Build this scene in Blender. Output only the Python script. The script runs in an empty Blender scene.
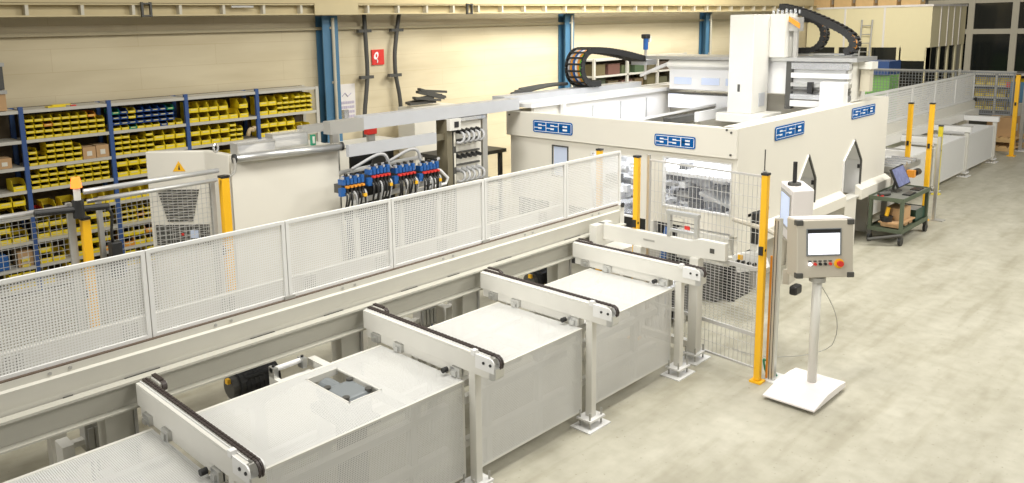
import bpy, math, random
from mathutils import Vector, Matrix
random.seed(7)
S = bpy.context.scene
COL = S.collection
V3 = Vector

# ------------------------------------------------------------------ materials
MATS = {}
def mat(name, col, rough=0.5, metal=0.0, var=0.04, scale=6.0, emit=None, estr=0.0, bump=0.0, alpha=1.0, trans=0.0, spec=0.5):
    m = bpy.data.materials.new(name); m.use_nodes = True
    nt = m.node_tree; b = nt.nodes['Principled BSDF']
    b.inputs['Roughness'].default_value = rough; b.inputs['Metallic'].default_value = metal
    b.inputs['Specular IOR Level'].default_value = spec
    c = (*col, 1)
    if var > 0:
        tc = nt.nodes.new('ShaderNodeTexCoord'); nz = nt.nodes.new('ShaderNodeTexNoise')
        nz.inputs['Scale'].default_value = scale; nz.inputs['Detail'].default_value = 4
        mx = nt.nodes.new('ShaderNodeMix'); mx.data_type = 'RGBA'
        mx.inputs[6].default_value = (*[max(0, x*(1-var)) for x in col], 1); mx.inputs[7].default_value = (*[min(1, x*(1+var)) for x in col], 1)
        nt.links.new(tc.outputs['Object'], nz.inputs['Vector']); nt.links.new(nz.outputs['Fac'], mx.inputs[0])
        nt.links.new(mx.outputs[2], b.inputs['Base Color'])
    else: b.inputs['Base Color'].default_value = c
    if emit:
        b.inputs['Emission Color'].default_value = (*emit, 1); b.inputs['Emission Strength'].default_value = estr
    if trans: b.inputs['Transmission Weight'].default_value = trans
    if alpha < 1: b.inputs['Alpha'].default_value = alpha
    MATS[name] = m; return m
WHITE = mat('white_paint', (.66,.645,.59), .38)
WHITE2 = mat('bright_white_paint', (.74,.735,.72), .35, var=.02)
MACH = mat('machine_beige_paint', (.71,.68,.60), .45, var=.025, scale=2)
RAILW = mat('rail_paint', (.62,.60,.53), .4)
FRAMEP = mat('shaded_frame_grey', (.50,.485,.42), .45)  # darkened to stand in for the shade on the rail web; legs share it
PERF = mat('perforated_white_sheet', (.66,.658,.635), .4, var=.02)
FENCEW = mat('fence_white_sheet', (.76,.755,.73), .4, var=.02)
GREY = mat('grey_metal', (.42,.41,.38), .4, .3)
ALU = mat('aluminium', (.62,.62,.6), .32, .75, var=.06, scale=12)
STEEL = mat('bright_steel', (.72,.73,.75), .25, .8, var=.05)
DARK = mat('dark_grey', (.07,.068,.06), .5)
BLACK = mat('black_plastic', (.018,.018,.018), .45, var=0)
RUB = mat('chain_black', (.045,.032,.028), .55, var=.3, scale=60)
YEL = mat('signal_yellow', (.86,.47,.015), .4, var=.03)
LIME = mat('lime_yellow', (.75,.62,.03), .4, var=.03)
BINY = mat('bin_yellow', (.82,.62,.015), .4, var=.08, scale=3)
BINB = mat('bin_blue', (.02,.07,.26), .4, var=.08)
BING = mat('bin_green', (.02,.25,.14), .4, var=.08)
BINO = mat('bin_orange', (.75,.3,.03), .4, var=.08)
BINL = mat('bin_label_strip', (.72,.62,.22), .6, var=.05)
PAPER = mat('paper_label', (.66,.63,.54), .7, var=.03)
SHELFW = mat('shelf_grey', (.52,.50,.44), .45)
UPR = mat('upright_blue', (.035,.085,.25), .45)
COLB = mat('column_blue', (.065,.17,.28), .45)
CARD = mat('cardboard', (.48,.30,.15), .8, var=.1)
WOOD = mat('pallet_wood', (.62,.42,.2), .8, var=.15)
LOGOB = mat('logo_blue', (.002,.095,.32), .6, var=0, spec=.15)
LOGOW = mat('logo_white', (.85,.85,.85), .4, var=0)
RED = mat('red_plastic', (.65,.04,.03), .4, var=0)
BLUE = mat('valve_blue', (.015,.10,.33), .4, var=.08)
GREEN = mat('cart_green', (.085,.105,.065), .6, var=.12)
DGREEN = mat('dark_green_box', (.02,.06,.04), .4)
HOSE = mat('grey_hose', (.40,.40,.40), .4)
CREAM = mat('office_cream', (.76,.68,.43), .6, var=.02)
CREAM2 = mat('crane_cream', (.56,.47,.27), .55, var=.05)
FRAMEW = mat('window_frame_cream', (.50,.46,.36), .5)
GLASSD = mat('dark_window_glass', (.012,.014,.013), .12, var=0)
GLASSB = mat('pale_window_glass', (.55,.62,.78), .15, var=.05)
PLEXI = mat('clear_plastic', (.75,.75,.75), .2, var=0, alpha=.45)
SCREEN = mat('lit_screen', (.8,.8,.9), .3, var=0, emit=(.95,.95,1), estr=1.1)
AMBER = mat('amber_lamp', (.9,.18,.02), .3, var=0, emit=(1,.20,.03), estr=1.8)
GLAMP = mat('green_lamp', (.1,.9,.6), .3, var=0, emit=(.15,1,.6), estr=3)
LEDW = mat('white_led', (.9,.9,1), .3, var=0, emit=(.9,.88,1), estr=3)
STANDW = mat('stand_white', (.80,.76,.74), .35, var=.02)
PEND = mat('pendant_grey', (.50,.46,.38), .4, var=.03)
SOCK = mat('olive_plate', (.16,.14,.09), .5)

# ------------------------------------------------------------------ mesh builder
class M:
    def __init__(s): s.v = []; s.f = []; s.mi = []; s.mats = []; s.cur = 0
    def m(s, material):
        if material not in s.mats: s.mats.append(material)
        s.cur = s.mats.index(material); return s
    def add(s, vs, fs):
        o = len(s.v); s.v += [tuple(x) for x in vs]; s.f += [tuple(i+o for i in f) for f in fs]; s.mi += [s.cur]*len(fs)
        return s
    def box(s, x0, x1, y0, y1, z0, z1):
        if x1 < x0: x0, x1 = x1, x0
        if y1 < y0: y0, y1 = y1, y0
        if z1 < z0: z0, z1 = z1, z0
        return s.add([(x0,y0,z0),(x1,y0,z0),(x1,y1,z0),(x0,y1,z0),(x0,y0,z1),(x1,y0,z1),(x1,y1,z1),(x0,y1,z1)],
                     [(0,3,2,1),(4,5,6,7),(0,1,5,4),(1,2,6,5),(2,3,7,6),(3,0,4,7)])
    def obox(s, c, u, v, w):           # centre and three half vectors
        c, u, v, w = V3(c), V3(u), V3(v), V3(w)
        if u.cross(v).dot(w) < 0: u = -u
        p = [c+a*u+b*v+d*w for d in (-1,1) for a,b in ((-1,-1),(1,-1),(1,1),(-1,1))]
        return s.add(p, [(0,3,2,1),(4,5,6,7),(0,1,5,4),(1,2,6,5),(2,3,7,6),(3,0,4,7)])
    def prism(s, pts, d):              # polygon (3d points) extruded by d
        n = len(pts); d = V3(d); a = [V3(p) for p in pts]; b = [p+d for p in a]
        nor = V3((0,0,0))
        for i in range(n): nor += a[i].cross(a[(i+1)%n])
        if nor.dot(d) > 0: a, b = a[::-1], b[::-1]
        return s.add(a+b, [tuple(range(n)), tuple(range(2*n-1,n-1,-1))]+[(i,i+n,(i+1)%n+n,(i+1)%n) for i in range(n)])
    def cyl(s, p, q, r, n=14, r2=None):
        p, q = V3(p), V3(q); d = (q-p).normalized(); r2 = r if r2 is None else r2
        u = d.orthogonal().normalized(); w = d.cross(u)
        ring = lambda c, rr: [c+(u*math.cos(2*math.pi*i/n)+w*math.sin(2*math.pi*i/n))*rr for i in range(n)]
        return s.add(ring(p,r)+ring(q,r2), [tuple(range(n-1,-1,-1)), tuple(range(n,2*n))]+[(i,(i+1)%n,(i+1)%n+n,i+n) for i in range(n)])
    def tube(s, pts, r, n=8):
        pts = [V3(p) for p in pts]; u = None; vs = []; fs = []
        for i, p in enumerate(pts):
            t = (pts[min(i+1,len(pts)-1)]-pts[max(i-1,0)]).normalized()
            u = t.orthogonal().normalized() if u is None else (u-t*u.dot(t)).normalized()
            w = t.cross(u)
            vs += [p+(u*math.cos(2*math.pi*k/n)+w*math.sin(2*math.pi*k/n))*r for k in range(n)]
        for i in range(len(pts)-1):
            for k in range(n): fs.append((i*n+k, i*n+(k+1)%n, (i+1)*n+(k+1)%n, (i+1)*n+k))
        fs += [tuple(range(n-1,-1,-1)), tuple(range((len(pts)-1)*n, len(pts)*n))]
        return s.add(vs, fs)
    def grid(s, o, u, v, nor, lu, lv, pu, pv, wu, wv, th=.002, holes=()):   # bars along u and v leaving square holes
        o, u, v, nor = V3(o), V3(u), V3(v), V3(nor)
        def seg(a0, a1, cuts):
            out = [(a0,a1)]
            for c0, c1 in cuts:
                nx = []
                for p, q in out:
                    if c1 <= p or c0 >= q: nx.append((p,q)); continue
                    if c0 > p: nx.append((p,c0))
                    if c1 < q: nx.append((c1,q))
                out = nx
            return out
        for i in range(int(lu/pu)+1):
            a = i*pu
            for p, q in seg(0, lv, [(h[2],h[3]) for h in holes if h[0] < a < h[1]]):
                s.obox(o+u*a+v*((p+q)/2), u*(wu/2), v*((q-p)/2), nor*(th/2))
        for j in range(int(lv/pv)+1):
            b = j*pv
            for p, q in seg(0, lu, [(h[0],h[1]) for h in holes if h[2] < b < h[3]]):
                s.obox(o+v*b+u*((p+q)/2)+nor*.0006, u*((q-p)/2), v*(wv/2), nor*(th/2))
        return s
    def build(s, name, material, parent=None, bevel=0, smooth=False):
        me = bpy.data.meshes.new(name)
        org = V3((0,0,0))
        par = parent
        while par is not None: org += par.location; par = par.parent
        me.from_pydata([tuple(V3(p)-org) for p in s.v], [], s.f)
        ml = s.mats if s.mats else [material]
        if s.mats and material is not None and material not in ml: pass
        for k in ml: me.materials.append(k)
        me.polygons.foreach_set('material_index', s.mi)
        if smooth: me.polygons.foreach_set('use_smooth', [True]*len(s.f))
        me.update()
        o = bpy.data.objects.new(name, me); COL.objects.link(o)
        if parent is not None: o.parent = parent
        if bevel:
            b = o.modifiers.new('bevel','BEVEL'); b.width = bevel; b.segments = 2; b.limit_method = 'ANGLE'
        return o
    def build_at(s, name, material, loc, bevel=0, smooth=False):   # a one-mesh thing with its origin at loc
        s.v = [tuple(V3(p)-V3(loc)) for p in s.v]
        o = s.build(name, material, None, bevel, smooth); o.location = loc; return o

def tag(o, label=None, cat=None, group=None, kind=None):
    if label: o['label'] = label
    if cat: o['category'] = cat
    if group: o['group'] = group
    if kind: o['kind'] = kind
    return o
def thing(name, loc, label, cat, group=None, kind=None):
    o = bpy.data.objects.new(name, None); COL.objects.link(o); o.location = loc; o.empty_display_size = .1
    return tag(o, label, cat, group, kind)
def copy_tree(o, parent=None):
    c = o.copy(); COL.objects.link(c)
    if parent is not None: c.parent = parent
    for ch in list(o.children): copy_tree(ch, c)
    return c
def box(*a): return M().box(*a)
def bez(p0, p1, p2, p3, n=12):
    p0,p1,p2,p3 = map(V3,(p0,p1,p2,p3))
    return [p0*(1-t)**3+p1*3*t*(1-t)**2+p2*3*t*t*(1-t)+p3*t**3 for t in [i/n for i in range(n+1)]]

# ------------------------------------------------------------------ camera
def setup_camera():
    yaw, pit, rol = math.radians(46.5), math.radians(9.52), math.radians(-1.295)
    fwd = V3((math.cos(pit)*math.cos(yaw), math.cos(pit)*math.sin(yaw), -math.sin(pit)))
    right = fwd.cross(V3((0,0,1))).normalized(); up = right.cross(fwd)
    r2 = right*math.cos(rol)+up*math.sin(rol); u2 = up*math.cos(rol)-right*math.sin(rol)
    cam = bpy.data.cameras.new('camera'); co = bpy.data.objects.new('camera', cam); COL.objects.link(co)
    cam.sensor_width = 36; cam.lens = 800.3*36/1024; cam.shift_x = (512-453)/1024; cam.shift_y = (160.5-241.5)/1024
    cam.clip_end = 300
    mw = Matrix.Identity(4)
    for i in range(3): mw[i][0], mw[i][1], mw[i][2] = r2[i], u2[i], -fwd[i]
    mw.translation = V3((0,0,3.6)); co.matrix_world = mw; S.camera = co
setup_camera()

# ------------------------------------------------------------------ the hall
def floor_material():
    m = bpy.data.materials.new('concrete_floor'); m.use_nodes = True; nt = m.node_tree; b = nt.nodes['Principled BSDF']
    tc = nt.nodes.new('ShaderNodeTexCoord')
    def noise(sc, det, sx=1, sy=1):
        mp = nt.nodes.new('ShaderNodeMapping'); mp.inputs['Scale'].default_value = (sx, sy, 1)
        n = nt.nodes.new('ShaderNodeTexNoise'); n.inputs['Scale'].default_value = sc; n.inputs['Detail'].default_value = det
        nt.links.new(tc.outputs['Object'], mp.inputs['Vector']); nt.links.new(mp.outputs['Vector'], n.inputs['Vector']); return n
    def ramp(n, p0, p1, c0, c1):
        r = nt.nodes.new('ShaderNodeValToRGB'); r.color_ramp.elements[0].position = p0; r.color_ramp.elements[1].position = p1
        r.color_ramp.elements[0].color = (*c0,1); r.color_ramp.elements[1].color = (*c1,1); nt.links.new(n.outputs['Fac'], r.inputs['Fac']); return r
    r1 = ramp(noise(.9, 6, .5, 1.6), .3, .72, (.41,.39,.31), (.485,.465,.385))
    r2 = ramp(noise(6, 8), .30, .62, (.86,.855,.84), (1,1,1))
    r3 = ramp(noise(2.2, 5, .3, 2.2), .34, .5, (.86,.85,.82), (1,1,1))
    r4 = ramp(noise(1.5, 9, .6, 1.5), .38, .60, (.90,.895,.88), (1,1,1))
    r5 = ramp(noise(26, 3), .27, .33, (.70,.69,.66), (1,1,1))
    def mul(a, c):
        x = nt.nodes.new('ShaderNodeMix'); x.data_type = 'RGBA'; x.blend_type = 'MULTIPLY'; x.inputs[0].default_value = 1
        nt.links.new(a, x.inputs[6]); nt.links.new(c, x.inputs[7]); return x.outputs[2]
    nt.links.new(mul(mul(mul(mul(r1.outputs[0], r2.outputs[0]), r3.outputs[0]), r4.outputs[0]), r5.outputs[0]), b.inputs['Base Color'])
    b.inputs['Roughness'].default_value = .55; b.inputs['Specular IOR Level'].default_value = .3
    return m
def wall_material():
    m = bpy.data.materials.new('painted_block_wall'); m.use_nodes = True; nt = m.node_tree; b = nt.nodes['Principled BSDF']
    tc = nt.nodes.new('ShaderNodeTexCoord'); mp = nt.nodes.new('ShaderNodeMapping'); mp.inputs['Rotation'].default_value = (math.radians(90),0,0)
    br = nt.nodes.new('ShaderNodeTexBrick'); br.inputs['Scale'].default_value = 1.0
    br.inputs['Brick Width'].default_value = 2.6; br.inputs['Row Height'].default_value = .34; br.inputs['Mortar Size'].default_value = .004
    br.inputs['Color1'].default_value = (.64,.56,.385,1); br.inputs['Color2'].default_value = (.62,.54,.37,1); br.inputs['Mortar'].default_value = (.56,.47,.30,1)
    nz = nt.nodes.new('ShaderNodeTexNoise'); nz.inputs['Scale'].default_value = 1.3; nz.inputs['Detail'].default_value = 6
    mp2 = nt.nodes.new('ShaderNodeMapping'); mp2.inputs['Scale'].default_value = (.4,1,2.5)
    r = nt.nodes.new('ShaderNodeValToRGB'); r.color_ramp.elements[0].position = .3; r.color_ramp.elements[0].color = (.86,.84,.8,1); r.color_ramp.elements[1].position = .6
    x = nt.nodes.new('ShaderNodeMix'); x.data_type = 'RGBA'; x.blend_type = 'MULTIPLY'; x.inputs[0].default_value = 1
    L = nt.links.new
    L(tc.outputs['Object'], mp.inputs['Vector']); L(mp.outputs['Vector'], br.inputs['Vector'])
    L(tc.outputs['Object'], mp2.inputs['Vector']); L(mp2.outputs['Vector'], nz.inputs['Vector']); L(nz.outputs['Fac'], r.inputs['Fac'])
    L(br.outputs['Color'], x.inputs[6]); L(r.outputs[0], x.inputs[7]); L(x.outputs[2], b.inputs['Base Color'])
    b.inputs['Roughness'].default_value = .7
    return m
def hall():
    tag(box(-3,36,-4,12.7,-.2,0).build('floor', floor_material()), kind='structure')
    WM = wall_material()
    tag(box(-3,36,12.6,12.8,-.2,6.2).build('wall_back', WM), kind='structure')
    # ledge dividing the lower wall from the upper strip
    tag(box(-3,34,12.52,12.6,3.585,3.64).build('trim_1', mat('ledge_paint',(.42,.36,.23),.6)), kind='structure')
    tag(box(-3,30,12.35,12.6,4.06,4.9).build('trim_2', mat('upper_panel',(.55,.46,.27),.6)), kind='structure')
    # far glazed wall
    m = box(34,34.2,-4,12.6,4.16,6.2); m.box(34.1,34.2,-4,12.6,-.2,4.16)
    tag(m.build('wall_right', mat('far_wall_dark',(.16,.15,.12),.7)), kind='structure')
    n = 1
    ys = [9.75, 8.35, 7.0, 5.6, 4.2, 2.8]
    for k in range(5):
        y1, y0 = ys[k], ys[k+1]
        f = M()
        f.box(33.95,34.03,y1-.12,y1,.25,4.15).box(33.95,34.03,y0,y0+.08,.25,4.15)
        for (za,zb) in ((4.0,4.15),(2.9,3.08),(.25,.4)): f.box(33.96,34.03,y0+.08,y1-.12,za,zb)
        w = tag(f.build('window_%d' % n, FRAMEW), kind='structure'); n += 1
        g = M().m(GLASSD).box(34.04,34.06,y0,y1,.3,4.1)
        g.build('pane', GLASSD, w)
hall()

def crane_beam():
    t = thing('crane_runway_beam', (14,12.15,3.85), 'long cream crane runway beam running along the upper back wall', 'crane beam')
    b = M(); b.box(-2,29.8,12.17,12.2,3.875,4.02).box(-2,29.8,12.05,12.32,4.02,4.04).box(-2,29.8,12.05,12.32,3.855,3.875)
    b.build('girder', CREAM2, t)
    ST = mat('stiffener_paint',(.60,.56,.45),.5)
    x = .52
    while x < 29.6:
        box(x,x+.045,12.06,12.17,3.876,4.019).build('stiffener', ST, t); x += .735
    M().box(8.15,9.1,12.03,12.05,3.85,4.05).build('splice_plate', CREAM2, t)
    for x0 in (5.05, 11.9):
        f = M().box(x0,x0+.03,12.0,12.05,3.84,4.06); f.box(x0+.13,x0+.16,12.0,12.05,3.84,4.06).box(x0+.03,x0+.13,12.0,12.05,3.85,3.87).box(x0+.03,x0+.13,12.0,12.05,4.03,4.05)
        f.build('rail_stop', DARK, t)
    M().box(6.55,6.95,12.045,12.055,3.98,4.01).build('type_plate', GREY, t)
crane_beam()
for x, lab in ((8.52,'blue steel wall column beside the yellow bin shelving'), (15.60,'blue steel wall column behind the cable drag chain loop'), (22.34,'blue steel wall column just left of the tall white ram')):
    t = thing('steel_column', (x+.18,12.5,0), lab, 'column', 'blue steel columns along the back wall')
    m = M(); m.box(x,x+.34,12.36,12.385,0,3.84).box(x,x+.34,12.56,12.585,0,3.84).box(x+.16,x+.18,12.385,12.56,0,3.84); m.build('shaft', COLB, t)
    M().cyl((x+.20,12.32,0),(x+.20,12.32,3.80),.03).build('downpipe', FRAMEW, t)
    for z in (1.2,2.6,3.6): box(x+.15,x+.25,12.335,12.36,z,z+.04).build('pipe_clip', FRAMEW, t)
# wall pipes, signs
for (pts, lab) in (([(9.56,12.47,4.0),(9.58,12.47,3.4),(9.60,12.47,2.7),(9.48,12.47,1.95),(9.45,12.47,1.2)], 'black vertical pipe on the wall left of the red hose sign'),
                   ([(10.48,12.47,4.0),(10.40,12.47,3.7),(10.29,12.47,3.1),(10.29,12.47,2.7),(10.40,12.47,2.2),(10.45,12.47,1.0)], 'black vertical pipe on the wall right of the red hose sign')):
    t = thing('wall_pipe', pts[-1], lab, 'pipe', 'black pipes on the back wall')
    q = []
    for i in range(len(pts)-1):
        a, b = V3(pts[i]), V3(pts[i+1])
        for k in range(6): q.append(a.lerp(b, k/6))
    q.append(V3(pts[-1]))
    for _ in range(3): q = [q[0]]+[(q[i-1]+q[i]*2+q[i+1])/4 for i in range(1,len(q)-1)]+[q[-1]]
    M().tube(q, .042).build('pipe', DARK, t, smooth=True)
    for z in (3.55, 2.66):
        xx = min(q, key=lambda p: abs(p.z-z)).x
        M().box(xx-.18,xx+.13,12.43,12.51,z-.03,z+.03).build('clamp', DARK, t)
t = thing('hose_sign', (9.98,12.58,2.9), 'red square fire hose sign with white symbol on back wall', 'sign')
box(9.80,10.10,12.57,12.598,2.88,3.18).build('sign_plate', RED, t)
s = M().prism([(9.86+.055*math.cos(a)+.022*math.sin(a)+.04,12.569,3.06+.075*math.sin(a)) for a in [k*math.pi/6 for k in range(12)]], (0,-.004,0))
s.tube([(9.90,12.565,3.0),(9.93,12.565,2.96),(9.92,12.565,2.92)], .012, 6); s.build('hose_symbol', LOGOW, t)
M().prism([(9.87+.02*math.cos(a)+.035,12.565,3.06+.035*math.sin(a)) for a in [k*math.pi/6 for k in range(12)]], (0,-.003,0)).build('hose_symbol_eye', RED, t)
t = thing('wall_calendar', (9.1,12.58,1.9), 'white paper year planner pinned on wall beside blue column', 'calendar')
box(8.98,9.36,12.585,12.598,1.85,2.55).build('sheet', mat('planner_paper',(.74,.70,.66),.7), t)
m = M().m(mat('planner_print',(.5,.45,.55),.7))
for i in range(6):
    for j in range(4): m.box(9.02+i*.053,9.06+i*.053,12.578,12.585,1.9+j*.09,1.95+j*.09)
m.tube([(9.05,12.58,2.32),(9.12,12.58,2.38),(9.18,12.58,2.31),(9.26,12.58,2.37)], .01, 5)
m.build('print', None, t)

# ------------------------------------------------------------------ shelving
BAYX = [2.05, 3.25, 4.44, 5.635, 6.89, 8.09]
LEV = [.10, .40, .76, 1.12, 1.48, 1.81, 2.18, 2.593]
BAYN = ['left edge', 'first full', 'second full', 'third full', 'rightmost']
ROWN = ['bottom shelf', 'second lowest shelf', 'third lowest shelf', 'middle shelf', 'third highest shelf', 'second highest shelf', 'top shelf']
YS = 12.0
for i in range(5):
    x0, x1 = BAYX[i], BAYX[i+1]
    t = thing('shelving_bay', ((x0+x1)/2,12.2,0), ['grey shelving bay cut by the left picture edge','blue and grey shelving bay, first full one from the left','blue and grey shelving bay holding blue bins on top shelf','shelving bay right of the blue bins, above the white cabinet','rightmost shelving bay ending at the blue wall column'][i], 'shelf', 'bin shelving along the back wall')
    for y in (12.0, 12.44):
        M().box(x0-.03,x0+.03,y,y+.05,0,2.64 if y < 12.2 else 2.60).build('upright', UPR, t)
    if i == 4:
        for y in (12.0, 12.44): M().box(x1-.03,x1+.03,y,y+.05,0,2.60).build('upright', SHELFW, t)
    for z in LEV:
        M().box(x0+.032,x1-.032,12.005,12.48,z-.045,z).build('shelf_board', SHELFW, t)
    M().box(x0+.032,x1-.032,12.49,12.5,.1,2.6).build('back_sheet', mat('shelf_back_shade',(.10,.075,.045),.8) if 'shelf_back_shade' not in MATS else MATS['shelf_back_shade'], t)  # dark back puts the shade of the shelf interior into the colour

BINSHADE = mat('bin_contents_shade',(.03,.027,.02),.6,.3,var=.5,scale=40)  # dark contents block, added so the bin openings look shaded
BINM = {}
def bin_mesh(w, d, h, m1):
    key = (w,d,h,m1.name)
    if key in BINM: return BINM[key]
    m = M().m(m1); th = .004; hw = w/2
    fl = h*.46                                   # low front lip, sides slope up to the back
    m.box(-hw,hw,0,d,0,th)
    m.box(-hw,hw,d-th,d,th,h)
    m.prism([(-hw,-.02,th),(-hw,0.0,fl),(hw,0.0,fl),(hw,-.02,th)],(0,th,0)) if False else m.box(-hw,hw,0,th,th,fl)
    for sx in (-hw, hw-th):
        m.prism([(sx,0,th),(sx,d-th,th),(sx,d-th,h),(sx,d*.22,h),(sx,d*.18,h*.85),(sx,0,fl)],(th,0,0))
    m.m(BINSHADE).box(-hw+th,hw-th,th,d-th,th,fl*.86)
    m.m(BINL).box(-hw*.62,hw*.62,-.003,0,h*.22,h*.36)
    me_o = m.build('storage_bin', None); me = me_o.data; bpy.data.objects.remove(me_o)
    BINM[key] = me; return me
ORD = ['leftmost','second','third','fourth','fifth','sixth','seventh','eighth','ninth','tenth','eleventh','twelfth']
def lay(bay, row, cols, x_start=.04):
    """cols: list of (kind, stack colours from the bottom up)"""
    x = BAYX[bay]+x_start; z0 = LEV[row]+.002
    real = [c for c in cols if c[0] != 'gap']; ci = 0
    for kind, st in cols:
        if kind == 'gap': x += st; continue
        w, h = {'s':(.120,.080), 'm':(.172,.155), 'l':(.215,.155)}[kind]
        for k, c in enumerate(st):
            mm = {'y':BINY,'b':BINB,'g':BING,'o':BINO,'r':RED}[c]
            o = bpy.data.objects.new('storage_bin', bin_mesh(w-.006, .30, h-.004, mm)); COL.objects.link(o)
            o.location = (x+w/2, YS+.02+random.uniform(0,.012), z0+k*h)
            n = len(st)
            lev = 'alone' if n == 1 else ('topmost' if k == n-1 else ('lowest' if k == 0 else ('second from bottom' if k == 1 else 'third from bottom')))
            cn = {'y':'yellow','b':'blue','g':'green','o':'orange','r':'red'}[c]
            size = {'s':'small','m':'medium','l':'wide'}[kind]
            tag(o, '%s %s bin, %s of %s stack, %s, %s bay' % (size, cn, lev, ORD[ci], ROWN[row], BAYN[bay]) if n > 1 else '%s %s bin alone in %s stack, %s, %s bay' % (size, cn, ORD[ci], ROWN[row], BAYN[bay]),
                'bin', 'storage bins in the wall shelving')
        x += w; ci += 1
s4, s3 = ('s','yyyy'), ('s','yyy')
m2, m1_ = ('m','yy'), ('m','y')
# left edge bay
lay(0,3,[m2,m2], .80); lay(0,2,[('l','yy'),('l','y')], .70); lay(0,4,[m1_], 1.0); lay(0,0,[m2,m2], .82); lay(0,1,[('s','yy')],1.0)
# first full bay
lay(1,6,[s4,s4,('s','yyoy'),s4,s4,s4,s4,('s','yyyo'),s3], .04)
lay(1,5,[s3,('s','yy'),s4,s4,s4,s3], .04)
lay(1,4,[s3,s4,s4,s3,s4,s4,s4,s4,s4], .04)
lay(1,3,[('s','r'),m1_,('gap',.08),('l','y'),('gap',.05),m1_,m1_,m1_], .04)
lay(1,2,[('m','yy'),('m','yy'),('m','yy'),('m','y'),('m','yy'),('m','yy')], .04)
lay(1,1,[('m','yy'),('m','y'),('gap',.1),('m','yy'),('gap',.06),('m','yy'),('m','oy')], .04)
lay(1,0,[m1_,('gap',.2),m2,m1_], .04)
# second full bay
lay(2,6,[('s','ybbg'),('s','ybbb'),('s','gbyy'),('s','ybbb'),('s','ybbb'),('s','ybbb'),('s','bbbb'),('s','ybbg'),('gap',.01),('s','y')], .038)
lay(2,5,[s4,s4,s3,('s','yyy'),s4,m2,m2,m2], .038)
lay(2,4,[m2,m2,('m','yy'),('m','y')], .038)
lay(2,3,[('m','y'),('m','y'),('m','y')], .038)
lay(2,2,[('s','yyy'),('s','yyy'),('s','yoy'),('s','yyy')], .038)
lay(2,1,[('m','oy'),m2,('m','yo')], .038)
lay(2,0,[m2,m1_,m2], .038)
# third full bay
lay(3,6,[m2,m2,m2,m2,m1_,('gap',.02),m2], .038)
lay(3,5,[m2,m2,m2,m2,s4,s3], .038)
lay(3,4,[m1_,m1_,m1_,m1_,m1_], .038)
# rightmost bay
lay(4,6,[m2,m2,s3,s4,s3,s4,s4,s4], .038)
lay(4,5,[m2,m2,m2,m2,('m','y'),('m','y')], .038)
lay(4,4,[m1_,m1_], .038)
def carton(x, y, z, w, d, h, label, group=None, m=None, paper=True):
    t = M(); t.m(m or CARD).box(x,x+w,y,y+d,z,z+h)
    if paper: t.m(PAPER).box(x+w*.3,x+w*.7,y-.003,y,z+h*.25,z+h*.65)
    t.m(MATS['tape'] if 'tape' in MATS else mat('tape',(.55,.42,.25),.4)).box(x,x+w,y+d*.42,y+d*.58,z+h,z+h+.002)
    return tag(t.build_at('cardboard_box', None, (x+w/2,y+d/2,z)), label, 'box', group)
carton(4.02,12.03,LEV[5]+.002,.18,.3,.17,'small cardboard box, left of two on the second highest shelf','cartons on the shelving')
carton(4.21,12.03,LEV[5]+.002,.18,.3,.18,'small cardboard box, right of two on the second highest shelf','cartons on the shelving')
carton(2.9,12.05,LEV[5]+.002,.18,.3,.14,'cardboard box on the second highest shelf of the left edge bay','cartons on the shelving')
carton(3.02,12.05,LEV[1]+.002,.2,.3,.22,'brown cardboard box on second lowest shelf at left edge','cartons on the shelving')
tag(M().m(BLUE).box(2.72,2.90,12.04,12.3,LEV[1]+.002,LEV[1]+.2).box(2.74,2.88,12.06,12.28,LEV[1]+.2,LEV[1]+.22).build_at('blue_canister',None,(2.8,12.2,LEV[1]), bevel=.01),'blue canister on the second lowest shelf at left edge','canister')
tag(M().m(MATS['tape']).tube(bez((6.70,12.05,LEV[5]+.05),(6.74,12.02,LEV[5]+.3),(6.80,12.05,LEV[5]+.02),(6.83,12.05,LEV[5]+.2)),.035).build_at('plastic_bag',None,(6.75,12.1,LEV[5]),smooth=True),'crumpled pale bag at right end of third full bay','bag')
# grey drums on the left top
for k,(z,h,c) in enumerate(((2.6,.28,CARD),(2.89,.36,DARK))):
    m = M().m(c).box(2.72,3.10,12.06,12.4,z,z+h).m(GREY).box(2.70,3.12,12.04,12.42,z+h-.05,z+h)
    tag(m.build_at('lidded_crate',None,(2.9,12.2,z)), ['brown lidded crate on the shelving top at left edge','dark lidded crate stacked on the brown crate at left'][k],'crate','crates on the shelving top')
tag(M().m(BINY).box(3.62,3.86,12.06,12.2,2.595,2.612).box(3.70,3.95,12.12,12.22,2.612,2.624).m(RED).box(3.93,4.0,12.05,12.1,2.595,2.61).build_at('yellow_strip',None,(3.8,12.1,2.595)),'yellow flat strips lying on top of the shelving','strip')

# ------------------------------------------------------------------ left wire fence and electrical cabinet
def light_curtain(x, y, h, label, ang=0.0, group='yellow light curtain posts', mm=None, w=.095, z0=0.02, name='light_curtain_post'):
    t = thing(name, (x,y,0), label, 'light curtain post', group); mm = mm or YEL
    m = M(); m.box(x-w/2,x+w/2,y-w/2,y+w/2,z0,h-.022); m.build('post_body', mm, t, bevel=.008)
    M().box(x-w/2-.003,x+w/2+.003,y-w/2-.003,y+w/2+.003,h-.022,h).build('end_cap', BLACK, t)
    M().box(x-w*.95,x+w*.95,y-w*.95,y+w*.95,0,.02).build('base_plate', mm, t)
    b = M()
    for z in (h*.45, h*.48): b.cyl((x-w*.2,y-w/2-.004,h*.62+z*.05),(x-w*.2,y-w/2+.01,h*.62+z*.05),.012)
    b.box(x-w/2-.022,x-w/2,y-.018,y+.018,h*.62,h*.66)
    b.build('connector', BLACK, t)
    return t
FY = 7.4
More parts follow.
